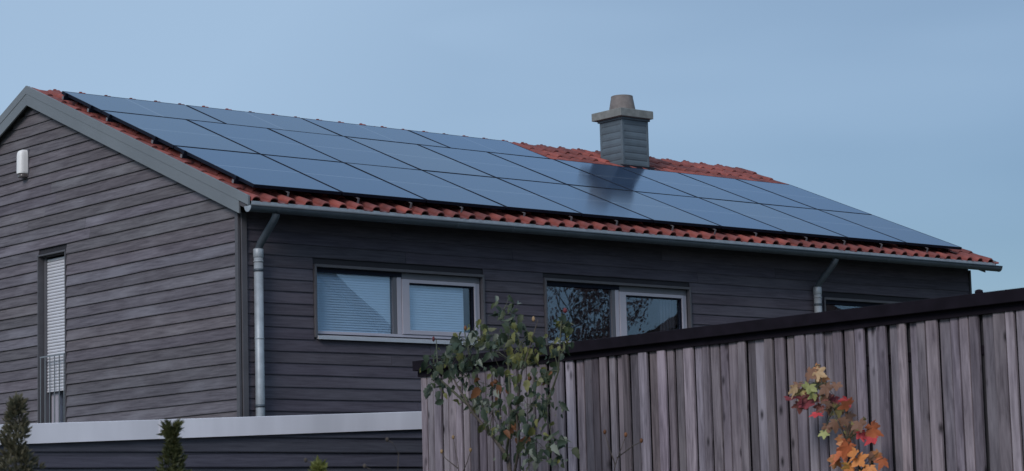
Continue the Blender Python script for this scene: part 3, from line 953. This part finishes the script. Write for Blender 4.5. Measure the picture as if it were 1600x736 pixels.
# ---------------------------------------------------------------- alarm box on the gable
def alarm():
    y, z = 4.875, 0.89
    r = empty('alarm_box', (XL - 0.03, y, z - 0.17), 'white rounded alarm box high on the grey gable wall', 'alarm box')
    w_, h, d = 0.135, 0.335, 0.10
    def loft(w_, h, d, zlo, taper):
        vs, fs = [], []; rings = []
        lv = [(0.0, 0.90), (0.03, 0.97), (0.10, 1.0), (0.75, 0.98), (0.88, 0.93), (0.95, 0.82), (1.0, 0.55)]
        nseg = 12
        for (t, s_) in lv:
            ring = []
            for k in range(nseg + 1):
                a = pi * k / nseg
                cx_ = abs(cos(a)) ** 0.55 * (1 if cos(a) > 0 else -1); sx_ = abs(sin(a)) ** 0.55
                ring.append((-(sx_ * d * (s_ if t > 0.5 else 1)), cx_ * w_ / 2 * s_, zlo + t * h))
            vs += ring
        n = nseg + 1
        for i in range(len(lv) - 1):
            for k in range(nseg): fs.append((i * n + k, i * n + k + 1, (i + 1) * n + k + 1, (i + 1) * n + k))
        fs.append(tuple(range(n))); fs.append(tuple((len(lv) - 1) * n + k for k in range(n)))
        m_ = MB(); m_.add(vs, fs); return m_
    o = loft(w_, h - 0.045, d, 0.045, 0).build('cover', M_white, r, smooth=True); o.data.set_sharp_from_angle(angle=radians(35))
    o = loft(w_ * 0.92, 0.045, d * 0.88, 0.0, 0).build('strobe_lens', M_lens, r, smooth=True)
    MB().box((0.0, -w_ / 2 - 0.008, 0.01), (0.028, w_ / 2 + 0.008, h + 0.005)).build('base_plate', M_framed, r)
alarm()

# ---------------------------------------------------------------- annex in front of the house
def annex():
    yf = -3.5; xa, xb = -9.0, -0.35
    a = empty('annex', (-4.5, -1.8, GROUND), 'low flat roofed annex of dark boards with a pale metal parapet', 'annex')
    ao = Vector(a.location)
    def ap(o): o.parent = a; o.matrix_parent_inverse = Matrix.Translation(-ao); return o
    sl = 0.0378
    def ztop(x): return -2.591 + (x + 0.554) * sl
    # core
    mb = MB()
    mb.extrude([(xa, yf + 0.01, GROUND), (xb, yf + 0.01, GROUND), (xb, yf + 0.01, ztop(xb) - 0.03), (xa, yf + 0.01, ztop(xa) - 0.03)], (0, 3.25, 0))
    ap(mb.build('wall_core', M_dark))
    z = -2.833 - 0.127 * 20
    while z < -2.6:
        x1 = xb
        xs = split_len(xa, xb, random.uniform(0, 2))
        for p, q in xs:
            # the sloping parapet covers the upper boards
            zt = z + COURSE
            if zt > ztop(p) - 0.02:
                if z > ztop(q) - 0.05: continue
            me = board_mesh('board', q - p, M_gar)
            if z + COURSE > ztop(p) - 0.02:
                xc = max(p, (z + COURSE + 0.02 - (-2.591)) / sl - 0.554)
                if q - xc < 0.05: continue
                me = board_mesh('board', q - xc, M_gar); pp = xc
            else: pp = p
            ap(inst('board', me, None, (pp, yf, z), color=tone(0.88, 1.12)))
        z += 0.127
    # cut strip right under the parapet, laid to its fall
    mb = MB().extrude([(xa, yf - 0.012, ztop(xa) - 0.30), (xb, yf - 0.012, ztop(xb) - 0.30), (xb, yf - 0.012, ztop(xb) - 0.10), (xa, yf - 0.012, ztop(xa) - 0.10)], (0, 0.02, 0))
    ap(mb.build('closing_strip', M_gar))
    # parapet in two lengths with a seam
    hgt = 0.160
    for (p, q) in ((xa, -3.318), (-3.310, xb)):
        sec = []
        mb = MB()
        def prof(x):
            zt = ztop(x); return [(x, yf - 0.050, zt - hgt), (x, yf - 0.052, zt - 0.003), (x, yf - 0.046, zt), (x, yf + 0.25, zt + 0.006), (x, yf + 0.25, zt - hgt), (x, yf - 0.03, zt - hgt)]
        A, B = prof(p), prof(q); n = len(A)
        mb.add(A + B, [tuple(range(n))[::-1], tuple(range(n, 2 * n))] + [(i, (i + 1) % n, n + (i + 1) % n, n + i) for i in range(n)])
        ap(mb.build('parapet_flashing', M_parapet))
    mb = MB().extrude([(-3.34, yf - 0.054, ztop(-3.34) - hgt - 0.001), (-3.29, yf - 0.054, ztop(-3.29) - hgt - 0.001), (-3.29, yf - 0.054, ztop(-3.29) + 0.003), (-3.34, yf - 0.054, ztop(-3.34) + 0.003)], (0, 0.003, 0))
    ap(mb.build('seam_cover', M_parapet))
annex()

# ---------------------------------------------------------------- fence wall with roof edge
XFn = -1.6
def fence():
    y_end = -4.862
    y_near = -14.2
    f = empty('board_fence', (XFn, -9, GROUND), 'tall weathered timber wall of vertical boards under a dark roof edge', 'fence')
    fo = Vector(f.location)
    def fp(o): o.parent = f; o.matrix_parent_inverse = Matrix.Translation(-fo); return o
    ztop = -2.372
    fp(MB().box((XFn + 0.045, y_near, GROUND), (XFn + 0.12, y_end - 0.012, ztop)).build('backing', M_dark))
    for z in (-2.62, -3.8, -5.0):
        fp(MB().box((XFn + 0.030, y_near, z - 0.03), (XFn + 0.046, y_end - 0.02, z + 0.03)).build('cross_rail', M_cap))
    # boards from the far end toward the camera
    y = y_end; k = 0
    special = {}
    prev = 0
    while y > y_near:
        px_light = False
        wd = random.uniform(0.064, 0.094)
        gap = random.choice([0.009, 0.012, 0.014, 0.018, 0.022])
        rec = random.choice([0.0, 0.0, 0.010, 0.018, -0.010])
        t = random.triangular(0.42, 1.45, 0.90)
        if y < -6.60 and y > -6.70: t = 1.55; wd = 0.085
        if -8.05 < y < -7.95: t = 1.45; wd = 0.10
        if k == 0: t = 1.15; wd = 0.07; rec = 0
        if k == 1: t = 1.0; gap = 0.016
        if -6.6 < y < -5.1: gap = random.choice([0.010, 0.018, 0.024])
        h = ztop - GROUND - random.uniform(0.0, 0.012)
        vs, fs = [], []
        n = 8; ph = random.uniform(0, 99)
        a_ = random.uniform(-0.003, 0.003)
        for i in range(n + 1):
            z = h * i / n
            d = 0.0035 * noise.noise(Vector((ph, z * 0.7, 1)))
            vs += [(0.02, d, z), (0.003, d + 0.001, z), (0.0, d + 0.005, z), (0.0 + a_, d + wd - 0.005, z), (0.003 + a_, d + wd - 0.001, z), (0.02, d + wd, z)]
        for i in range(n):
            for q in range(6):
                fs.append((i * 6 + q, i * 6 + (q + 1) % 6, (i + 1) * 6 + (q + 1) % 6, (i + 1) * 6 + q))
        fs += [tuple(range(6)), tuple(n * 6 + q for q in range(6))[::-1]]
        mb = MB(); mb.add(vs, fs)
        me = mb.mesh('board', M_fence)
        c = tone(t, t, 0.04)
        o = inst('board', me, None, (XFn + rec, y - wd, GROUND), rot=(0, random.gauss(0, 0.0008), 0), color=c)
        o.rotation_euler.x = random.gauss(0, 0.0016)
        fp(o)
        y -= wd + gap; k += 1
    # dark roof slab over the boards
    mb = MB().box((XFn - 0.075, y_near, -2.345), (XFn + 3.0, y_end + 0.02, -2.262)); fp(mb.build('roof_edge', M_cap, bevel=0.004))
    mb = MB().box((XFn - 0.02, y_near, -2.395), (XFn + 0.2, y_end + 0.02, -2.347)); fp(mb.build('edge_shade_strip', M_cap))  # black strip in place of the shadow line under the roof edge
    mb = MB().tube([(XFn - 0.04, -10.80, -2.262), (XFn - 0.04, -10.80, -2.243), (XFn - 0.04, -10.80, -2.236)], [0.028, 0.026, 0.010], 10); fp(mb.build('vent_knob', M_cap, smooth=True))
    mb = MB().box((XFn + 0.1, y_end - 0.08, GROUND), (XFn + 2.9, y_end - 0.01, -2.35)); fp(mb.build('side_wall', M_cap))
fence()

# ---------------------------------------------------------------- plants
def simple_leaf(curl, droop, wfac=0.72, serr=True):
    """ovate leaf about 1 unit long, folded on its midrib and drooping, with a toothed edge"""
    vs, fs = [], []
    n = 7
    tw_ = random.uniform(-0.5, 0.5)
    for i in range(n + 1):
        t = i / n
        w_ = wfac * 0.5 * (sin(pi * min(1, t ** 0.8 * 0.96 + 0.04)) ** 0.8) * (1 - 0.45 * t)
        if serr and 0 < i < n: w_ *= 1 + (0.16 if i % 2 else -0.14) + random.uniform(-0.08, 0.08)
        z = -droop * t * t
        vs += [(-w_, t, z + curl * w_ + tw_ * w_ * t), (0, t, z), (w_, t, z + curl * w_ * 0.8 - tw_ * w_ * t)]
    for i in range(n):
        a = i * 3
        fs += [(a, a + 1, a + 4, a + 3), (a + 1, a + 2, a + 5, a + 4)]
    return vs, fs

def maple_leaf(cup):
    k = random.random
    tips = [(-112 + 8 * k(), 0.55), (-56 + 6 * k(), 0.88), (3 * k(), 1.0), (54 + 6 * k(), 0.88), (106 + 8 * k(), 0.55)]
    out_ = [(-158, 0.25)]
    for i, (a, r_) in enumerate(tips):
        out_ += [(a - 19, r_ * 0.70), (a - 11, r_ * 0.78), (a - 7, r_ * 0.90), (a, r_), (a + 7, r_ * 0.90), (a + 11, r_ * 0.78), (a + 19, r_ * 0.70)]
        if i < 4: out_.append(((a + tips[i + 1][0]) / 2, 0.52))
    out_.append((158, 0.25))
    vs = [(0, 0, 0)]
    ph = random.uniform(0, 6)
    for a, r_ in out_:
        r_ *= random.uniform(0.93, 1.05)
        x, y = r_ * sin(radians(a)) * 0.6, r_ * cos(radians(a)) * 0.6
        fold = 0.16 * abs(sin(radians(a) * 2.9 + 1.57))
        vs.append((x, y, cup * (x * x + y * y) + fold * r_ * 0.5 + 0.09 * sin(radians(a) * 2 + ph) * r_))
    fs = [(0, i + 1, i + 2) for i in range(len(out_) - 1)]
    return vs, fs

def leaf_meshes(kind, mats, nm='leaf'):
    out_ = {}
    for mk in mats:
        L = []
        for c in range(4):
            if kind == 'simple': vs, fs = simple_leaf(random.uniform(0.2, 0.9), random.uniform(0.1, 0.5), random.uniform(0.6, 0.85))
            else: vs, fs = maple_leaf(random.uniform(-0.9, 0.6))
            me = bpy.data.meshes.new(nm); me.from_pydata([tuple(v) for v in vs], [], fs); me.materials.append(LEAF[mk])
            for p_ in me.polygons: p_.use_smooth = True
            L.append(me)
        out_[mk] = L
    return out_

def bush():
    xb = -2.6
    base = Vector((xb, -7.25, GROUND))
    r = empty('leafy_shrub', base, 'tall dark green shrub with drooping leaves in front of the timber fence', 'shrub')
    def bp(o): o.parent = r; o.matrix_parent_inverse = Matrix.Translation(-base); return o
    stems = [[(-7.21, -3.37), (-7.11, -3.16), (-6.96, -2.99), (-6.82, -2.82), (-6.64, -2.59), (-6.49, -2.48)],
             [(-7.21, -3.37), (-7.31, -3.1), (-7.34, -2.82), (-7.37, -2.55), (-7.5, -2.18)],
             [(-7.14, -3.19), (-7.26, -2.86), (-7.17, -2.44), (-7.2, -2.06)],
             [(-7.31, -3.1), (-7.55, -2.83), (-7.73, -2.57), (-7.85, -2.17)],
             [(-6.96, -2.99), (-6.87, -2.65), (-6.8, -2.36), (-6.71, -2.18)],
             [(-6.78, -2.79), (-6.41, -2.53), (-6.32, -2.23)]]
    bp(MB().tube([(xb, -7.25, GROUND - 0.05), (xb + 0.03, -7.28, -4.5), (xb, -7.24, -3.9), (xb, -7.21, -3.37)], [0.035, 0.032, 0.028, 0.024], 8).build('trunk', M_bark, smooth=True))
    pts3 = []
    for i, s_ in enumerate(stems):
        pts = [(xb + 0.05 * sin(i * 2.1 + j * 1.3) * (j > 0), a, b) for j, (a, b) in enumerate(s_)]
        if i < 2: pts[0] = (xb, -7.21, -3.37)
        n = len(pts); r0 = 0.020 if i == 0 else 0.012
        bp(MB().tube(pts, [r0 + (0.0035 - r0) * j / (n - 1) for j in range(n)], 7).build('branch', M_bark if i < 2 else M_stem, smooth=True))
        pts3 += [Vector(p_) for p_ in pts]
    clusters = [(-6.49, -2.46, 0.18, 'g', 19), (-6.76, -2.36, 0.20, 'g', 20), (-7.02, -2.43, 0.19, 'g', 16), (-6.33, -2.57, 0.12, 'm', 9), (-6.68, -2.59, 0.18, 'g', 17),
                (-6.92, -2.28, 0.11, 'm', 9), (-7.19, -2.11, 0.10, 'gp', 11), (-7.25, -2.26, 0.08, 'g', 5), (-7.34, -2.37, 0.14, 'y', 20), (-7.38, -2.56, 0.13, 'y', 15),
                (-7.73, -2.41, 0.13, 'gd', 11), (-7.84, -2.28, 0.06, 'y', 6), (-7.62, -2.61, 0.08, 'ry', 7), (-7.01, -2.69, 0.15, 'p', 11), (-7.23, -2.82, 0.17, 'p', 14),
                (-7.48, -2.86, 0.16, 'g', 14), (-7.64, -2.82, 0.10, 'g', 7), (-7.22, -3.05, 0.16, 'p', 12), (-7.49, -3.08, 0.14, 'g', 9), (-7.68, -3.14, 0.13, 'g', 13),
                (-7.01, -2.87, 0.13, 'r', 9), (-6.82, -2.75, 0.09, 'm', 6), (-7.40, -3.20, 0.14, 'g', 8)]
    pick = {'g': ['green', 'green', 'green', 'mid', 'green', 'mid', 'pale', 'green', 'yel'], 'm': ['green', 'mid', 'yel', 'pale'], 'gp': ['green', 'mid', 'pale'], 'y': ['yel', 'mid', 'yel', 'green'],
            'gd': ['green', 'green', 'yel'], 'ry': ['rust', 'yel', 'mid', 'green'], 'p': ['green', 'mid', 'pale', 'green', 'rust'], 'r': ['rust', 'mid', 'yel', 'green', 'pale']}
    LM = leaf_meshes('simple', ['green', 'mid', 'yel', 'pale', 'rust'])
    twigs = MB(); mats = ['green', 'mid', 'yel', 'pale', 'rust']; sv, sf, sm = [], [], []; nobj = 0
    for (cy, cz, rad, kd, n) in clusters:
        c = Vector((xb, cy, cz))
        near = min(pts3, key=lambda p_: (p_ - c).length)
        hub = c + Vector((random.uniform(-0.04, 0.04), 0, rad * 0.3))
        twigs.tube([near, (near + hub) / 2 + Vector((0, 0, 0.02)), hub], [0.004, 0.0032, 0.002], 5)
        nbig = int(n * 1.02)
        for i in range(int(n * 2.5)):
            a = random.uniform(0, 2 * pi); q = rad * 1.05 * math.sqrt(random.random())
            pos = Vector((xb + random.uniform(-1, 1) * rad * 0.9, cy + q * cos(a), cz + q * sin(a) + 0.02))
            sz = random.uniform(0.060, 0.105) if i < nbig else random.uniform(0.030, 0.065)
            tipdir = Vector((random.gauss(-0.15, 0.5), random.gauss(0, 0.6), random.gauss(-0.8, 0.45))).normalized()
            nrm = Vector((-0.6, -0.5, 0.35)) + Vector((random.gauss(0, 0.7), random.gauss(0, 0.7), random.gauss(0, 0.55)))
            x_ = tipdir.cross(nrm).normalized(); z_ = x_.cross(tipdir).normalized()
            M = Matrix((x_, tipdir, z_)).transposed().to_4x4() @ Matrix.Scale(sz, 4)
            M.translation = pos - tipdir * sz * 0.4 - base
            mk = random.choice(pick[kd])
            me = random.choice(LM[mk])
            if i < nbig and nobj < 297:
                nobj += 1
                o = bpy.data.objects.new('leaf', me); COL.objects.link(o); o.parent = r; o.matrix_local = M
            else:
                k0_ = len(sv); sv += [tuple(M @ v_.co) for v_ in me.vertices]
                for p_ in me.polygons: sf.append(tuple(k0_ + v_ for v_ in p_.vertices)); sm.append(mats.index(mk))
            if i % 4 == 0:
                twigs.tube([hub, (hub + pos) / 2 + Vector((0, 0, 0.012)), pos - tipdir * sz * 0.38], [0.0022, 0.0018, 0.0014], 4)
    me = bpy.data.meshes.new('small_leaves'); me.from_pydata(sv, [], sf)
    for mk in mats: me.materials.append(LEAF[mk])
    me.polygons.foreach_set('material_index', sm)
    o = bpy.data.objects.new('small_leaves', me); COL.objects.link(o); o.parent = r; o['kind'] = 'stuff'
    tag(bp(twigs.build('twigs', M_stem)), kind='stuff')
    # buds and hips at the tips
    for (cy, cz, rr, mk) in ((-6.71, -2.175, 0.013, 'rust'), (-6.32, -2.225, 0.012, 'darkred'), (-7.85, -2.145, 0.017, 'darkred'), (-7.50, -2.175, 0.013, 'tan'), (-7.44, -2.60, 0.016, 'rust'), (-7.05, -2.60, 0.02, 'rust')):
        b = MB().tube([(xb, cy, cz - 0.02), (xb, cy, cz - 0.012), (xb, cy, cz), (xb, cy, cz + 0.014), (xb, cy, cz + 0.02)], [0.003, rr * 0.8, rr, rr * 0.6, 0.002], 8)
        bp(b.build('bud', LEAF[mk], smooth=True))
bush()

def maple():
    xm = -1.95; base = Vector((xm, -10.02, GROUND))
    r = empty('maple_sapling', base, 'young maple with red, orange and yellow autumn leaves against the timber fence', 'sapling')
    def bp(o): o.parent = r; o.matrix_parent_inverse = Matrix.Translation(-base); return o
    st = [(-10.02, GROUND), (-10.03, -4.6), (-10.011, -3.637), (-9.999, -3.37), (-9.899, -3.172), (-9.798, -2.956), (-9.694, -2.779), (-9.673, -2.649)]
    pts = [Vector((xm + 0.02 * sin(i), a, b)) for i, (a, b) in enumerate(st)]
    bp(MB().tube(pts, [0.016, 0.014, 0.011, 0.009, 0.007, 0.005, 0.004, 0.002], 8).build('trunk', M_bark, smooth=True))
    LL = [(-9.67, -2.7, 'tan'), (-9.49, -2.765, 'brown'), (-9.505, -2.818, 'yellow'), (-9.618, -2.787, 'ygreen'), (-9.444, -2.857, 'darkred'), (-9.553, -2.899, 'darkred'), (-9.638, -2.844, 'ygreen'),
          (-9.768, -2.784, 'brown'), (-9.718, -2.866, 'brownred'), (-9.921, -2.899, 'red'), (-9.682, -2.975, 'red'), (-9.713, -2.942, 'brown'), (-9.859, -2.993, 'brown'), (-10.003, -3.035, 'olive'),
          (-9.75, -3.102, 'ygreen'), (-9.816, -3.135, 'orangered'), (-9.904, -3.08, 'olive'), (-10.003, -3.119, 'red'), (-10.085, -3.148, 'red'), (-9.868, -3.226, 'orangered'), (-9.819, -3.279, 'orangered'),
          (-10.007, -3.245, 'orange'), (-10.122, -3.258, 'orangebrown'), (-9.962, -3.335, 'gold'), (-10.095, -3.348, 'orange'), (-9.927, -3.174, 'orangered'), (-9.773, -2.903, 'brown'), (-9.795, -3.019, 'olive'),
          (-9.60, -2.86, 'brownred'), (-9.83, -2.95, 'olive'), (-9.64, -2.73, 'orangebrown'), (-9.93, -3.03, 'brown'), (-10.04, -3.40, 'gold'), (-9.90, -3.40, 'orange'), (-10.12, -3.43, 'orangered'), (-9.97, -3.52, 'orange'), (-10.1, -3.55, 'gold'), (-9.5, -2.9, 'brownred')]
    near_c = {'tan': 'orangebrown', 'yellow': 'tan', 'ygreen': 'olive', 'darkred': 'brownred', 'brown': 'brown', 'brownred': 'darkred', 'red': 'orangered', 'olive': 'brown', 'orangered': 'orangebrown', 'orange': 'orangered', 'orangebrown': 'brown', 'gold': 'orange'}
    LL += [(a + random.uniform(-0.06, 0.06), b + random.uniform(-0.05, 0.05), near_c[c]) for a, b, c in LL if random.random() < 0.95]
    LM = leaf_meshes('maple', sorted({l[2] for l in LL}))
    tw = MB()
    for i, (cy, cz, mk) in enumerate(LL):
        sz = random.uniform(0.095, 0.14) * (1.2 if mk in ('orange', 'gold', 'orangered') else 1)
        pos = Vector((xm + random.uniform(-0.07, 0.07), cy, cz))
        tip = Vector((random.gauss(-0.1, 0.3), random.gauss(0, 0.5), random.gauss(-0.8, 0.4))).normalized()
        nrm = Vector((-0.75, -0.6, 0.2)) + Vector((random.gauss(0, 0.35), random.gauss(0, 0.35), random.gauss(0, 0.3)))
        x_ = tip.cross(nrm).normalized(); z_ = x_.cross(tip).normalized()
        M = Matrix((x_, tip, z_)).transposed().to_4x4() @ Matrix.Scale(sz, 4); M.translation = pos - base
        o = bpy.data.objects.new('leaf', random.choice(LM[mk])); COL.objects.link(o); o.parent = r; o.matrix_local = M
        near = min(pts, key=lambda p_: (p_ - pos).length)
        tw.tube([near, (near + pos) / 2 + Vector((0, 0, 0.015)), pos - tip * sz * 0.1], [0.003, 0.0022, 0.0015], 4)
    tag(bp(tw.build('twigs', M_stem)), kind='stuff')
maple()

def conifer(apex, hgt_, rfun, label, mat, n, seed, sz=(0.02, 0.045)):
    rnd = random.Random(seed)
    base = Vector((apex[0], apex[1], GROUND))
    r = empty('conifer', base, label, 'conifer', 'young conifers in front of the annex')
    H = apex[2] - GROUND
    tr = MB().tube([(0, 0, 0), (0.01, 0, H * 0.5), (0, 0, H - 0.02)], [0.03, 0.018, 0.003], 7).build('trunk', M_bark, r, smooth=True)
    vs, fs = [], []
    def spray(p, d, L):
        side = d.cross(Vector((rnd.gauss(0, 1), rnd.gauss(0, 1), rnd.gauss(0, 1)))).normalized()
        k = len(vs); 
        w_ = L * 0.16
        vs.extend([p - side * w_ * 0.3, p + d * L * 0.45 - side * w_, p + d * L, p + d * L * 0.45 + side * w_, p + side * w_ * 0.3])
        fs.append((k, k + 1, k + 2, k + 3, k + 4))
    for i in range(n):
        t = rnd.random() ** 0.8 if seed else rnd.random()
        dz = t * min(H - 0.1, hgt_)                    # distance below the apex
        R = rfun(dz)
        a = rnd.uniform(0, 2 * pi)
        # twiglets grow outward and upward from the trunk, in clumps
        lump = 0.78 + 0.95 * noise.noise(Vector((cos(a) * 1.5, sin(a) * 1.5, dz * 13 + seed)))
        if lump < 0.55 and dz < 0.5 and rnd.random() < 0.75: continue
        q = R * lump * (0.35 + 0.65 * math.sqrt(rnd.random()))
        p = Vector((cos(a) * q, sin(a) * q, H - dz))
        d = Vector((cos(a) * 0.7, sin(a) * 0.7, 1.0)).normalized()
        for j in range(4):
            dd = (d + Vector((rnd.gauss(0, 0.55), rnd.gauss(0, 0.55), rnd.gauss(0, 0.40)))).normalized()
            spray(p + dd * rnd.uniform(0, 0.012), dd, rnd.uniform(*sz) * (1.35 if dz < 0.06 else 1.0))
    me = bpy.data.meshes.new('crown'); me.from_pydata([tuple(v) for v in vs], [], fs); me.materials.append(mat)
    o = bpy.data.objects.new('crown', me); COL.objects.link(o); o.parent = r
    return r
def r1(d):     # narrow leader, waist, then a broad lower body
    if d < 0.12: return 0.018 + 0.25 * d
    if d < 0.26: return 0.048 + 0.03 * sin((d - 0.12) * 25)
    return 0.060 + (d - 0.26) * 0.85 if d < 0.34 else 0.128 + (d - 0.34) * 0.30
def r2(d):
    if d < 0.07: return 0.036 - 0.02 * d / 0.07
    if d < 0.10: return 0.016
    return 0.018 + (d - 0.10) * 0.42
conifer((-7.87, -9.58, -2.982), 1.6, r1, 'broad dark conifer at the left edge of the picture, narrow at its tip', M_conifer, 3600, 3)
conifer((-7.25, -10.08, -3.130), 1.5, r2, 'slim olive conifer tip in front of the seam in the pale parapet', M_conifer2, 3200, 5)
conifer((-6.666, -10.537, -3.348), 1.2, lambda d: 0.012 + d * 0.30, 'lowest conifer, only its yellow green tip showing before the dark boards', M_conifer3, 2200, 8)

def dry_stems():
    specs = [((-2.2, -6.05), [[(-6.10, -3.35), (-6.08, -3.15), (-6.03, -2.965)], [(-6.08, -3.2), (-5.93, -3.12), (-5.88, -3.07)], [(-6.09, -3.3), (-6.2, -3.15), (-6.24, -3.075)], [(-6.1, -3.36), (-5.98, -3.3), (-5.93, -3.24)]],
              'thin withered stems with pale seed heads at the left end of the timber fence'),
             ((-2.3, -8.15), [[(-7.95, -3.5), (-8.0, -3.25), (-8.12, -3.05)], [(-8.0, -3.25), (-7.93, -3.1), (-7.9, -3.02)], [(-8.02, -3.2), (-8.2, -3.12), (-8.28, -3.1)]],
              'thin withered stems right of the green shrub, bare against the timber fence')]
    for (x, y0), ss, lab in specs:
        base = Vector((x, y0, GROUND))
        r = empty('dry_flower', base, lab, 'dry plant', 'withered flower stems before the fence')
        first = ss[0][0]
        def bp(o): o.parent = r; o.matrix_parent_inverse = Matrix.Translation(-base); return o
        bp(MB().tube([(x, y0, GROUND), (x + 0.02, (y0 + first[0]) / 2, -4.4), (x, first[0], first[1])], [0.007, 0.006, 0.004], 6).build('stem', M_bark, smooth=True))
        for s_ in ss:
            bp(MB().tube([(x, a, b) for a, b in s_], [0.0045, 0.0032, 0.0022], 6).build('stem', M_bark, smooth=True))
            a, b = s_[-1]
            bp(MB().tube([(x, a, b - 0.008), (x, a, b), (x, a, b + 0.016), (x, a, b + 0.026)], [0.003, 0.011, 0.012, 0.004], 8).build('seed_head', LEAF['tan'] if x > -2.25 else LEAF['rust'], smooth=True))
    for (x, y, z, lab) in ((-6.40, -10.772, -3.229, 'single dry stem bent over at its tip before the dark annex boards'), (-6.479, -10.682, -3.360, 'short dry stem with brown bud before the dark annex boards'), (-6.712, -10.493, -3.322, 'dry stem with pale brown seed head beside the lowest conifer tip')):
        r = empty('dry_flower', (x, y, GROUND), lab, 'dry plant', 'withered flower stems before the annex')
        H = z - GROUND
        MB().tube([(0, 0.0, 0), (0.01, 0.02, H * 0.6), (0.045, -0.035, H - 0.07), (0.02, -0.015, H - 0.01), (0, 0, H)], [0.004, 0.0035, 0.002, 0.0018, 0.0016], 6).build('stem', M_bark, r, smooth=True)
        MB().tube([(0, 0, H - 0.008), (0, 0, H), (0, 0, H + 0.01), (0, 0, H + 0.016)], [0.002, 0.009, 0.009, 0.003], 8).build('seed_head', M_bark, r, smooth=True)
dry_stems()

# ---------------------------------------------------------------- what the windows reflect: a garden tree and neighbours across the garden
def garden_tree(loc, H, seed):
    rnd = random.Random(seed)
    r = empty('garden_tree', loc, 'half bare russet tree mirrored in the left pane of the second facade window', 'tree')
    wood_ = MB(); lv, lf = [], []
    def grow(p, d, L, rad, dep):
        pts = [p]; q = p
        for i in range(3):
            d2 = (d + Vector((rnd.gauss(0, 0.12), rnd.gauss(0, 0.12), rnd.gauss(0.04, 0.08)))).normalized()
            q = q + d2 * L / 3; pts.append(q); d = d2
        wood_.tube(pts, [rad, rad * 0.85, rad * 0.7, rad * 0.55], 5 if dep > 1 else 8, False)
        if dep >= 3:
            for _ in range(9):
                pp = pts[rnd.randint(1, 3)] + Vector((rnd.gauss(0, 0.25), rnd.gauss(0, 0.25), rnd.gauss(0, 0.25)))
                k = len(lv); a = Vector((rnd.gauss(0, 1), rnd.gauss(0, 1), rnd.gauss(0, 1))).normalized(); b = a.orthogonal().normalized(); s_ = rnd.uniform(0.03, 0.055)
                lv.extend([pp, pp + (a + b) * s_, pp + a * s_ * 2, pp + (a - b) * s_]); lf.append((k, k + 1, k + 2, k + 3))
        if dep == 5: return
        n = 4 if dep == 0 else 3
        for i in range(n + (dep == 0) * 3):
            t = rnd.uniform(0.45, 1.0); st = pts[0].lerp(pts[-1], t) if dep == 0 else pts[rnd.randint(2, 3)]
            a = rnd.uniform(0, 2 * pi); sp = rnd.uniform(0.45, 0.9)
            dd = (d + Vector((cos(a) * sp, sin(a) * sp, rnd.uniform(-0.1, 0.3)))).normalized()
            grow(st, dd, L * rnd.uniform(0.42, 0.66), rad * 0.5, dep + 1)
    grow(Vector((0, 0, 0)), Vector((0, 0, 1)), H * 0.5, 0.09, 0)
    wood_.build('trunk', M_bark, r)
    me = bpy.data.meshes.new('crown'); me.from_pydata([tuple(v) for v in lv], [], lf); me.materials.append(M_treeleaf)
    o = bpy.data.objects.new('crown', me); COL.objects.link(o); o.parent = r
garden_tree((20.0, -17.2, GROUND), 9.4, 4)
bpy.data.objects['garden_tree'].scale = (0.50, 0.50, 1.0)

def neighbour(loc, rz, w_, d_, eave, ridge_, label):
    r = empty('neighbour_house', loc, label, 'house', 'houses across the garden')
    r.rotation_euler = (0, 0, rz)
    MB().extrude([(-w_ / 2, -d_ / 2, 0), (w_ / 2, -d_ / 2, 0), (w_ / 2, -d_ / 2, eave), (0, -d_ / 2, ridge_), (-w_ / 2, -d_ / 2, eave)], (0, d_, 0)).build('wall', M_wallx, r)
    for s_ in (-1, 1):
        n = Vector((s_ * (ridge_ - eave), 0, w_ / 2)).normalized() * 0.18
        A = Vector((0, -d_ / 2 - 0.4, ridge_ + 0.02)); B = Vector((s_ * (w_ / 2 + 0.5), -d_ / 2 - 0.4, eave - 0.5 * (ridge_ - eave) / (w_ / 2) + 0.02))
        MB().extrude([A, B, B + n, A + n], (0, d_ + 0.8, 0)).build('roof', M_roofx, r)
    for x in (-w_ / 4, w_ / 4):
        for z in (1.0, 3.6):
            if z + 1.2 > eave: continue
            f = MB().box((x - 0.6, -d_ / 2 - 0.03, z), (x + 0.6, -d_ / 2 + 0.05, z + 1.2)).build('window', M_frame, r)
            MB().box((x - 0.52, -d_ / 2 - 0.035, z + 0.08), (x + 0.52, -d_ / 2 - 0.031, z + 1.12)).build('pane', M_black, f)
            f = MB().box((x - 0.6, d_ / 2 - 0.05, z), (x + 0.6, d_ / 2 + 0.03, z + 1.2)).build('window', M_frame, r)
            MB().box((x - 0.52, d_ / 2 + 0.031, z + 0.08), (x + 0.52, d_ / 2 + 0.035, z + 1.12)).build('pane', M_black, f)
neighbour((26.2, -17.6, GROUND), radians(45), 8.0, 7.0, 4.7, 7.2, 'neighbouring house mirrored low in the right pane of the second facade window')
neighbour((9.7, -14.7, GROUND), radians(35), 7.0, 7.0, 4.1, 7.4, 'neighbouring house whose roof slope is mirrored in the first facade window')
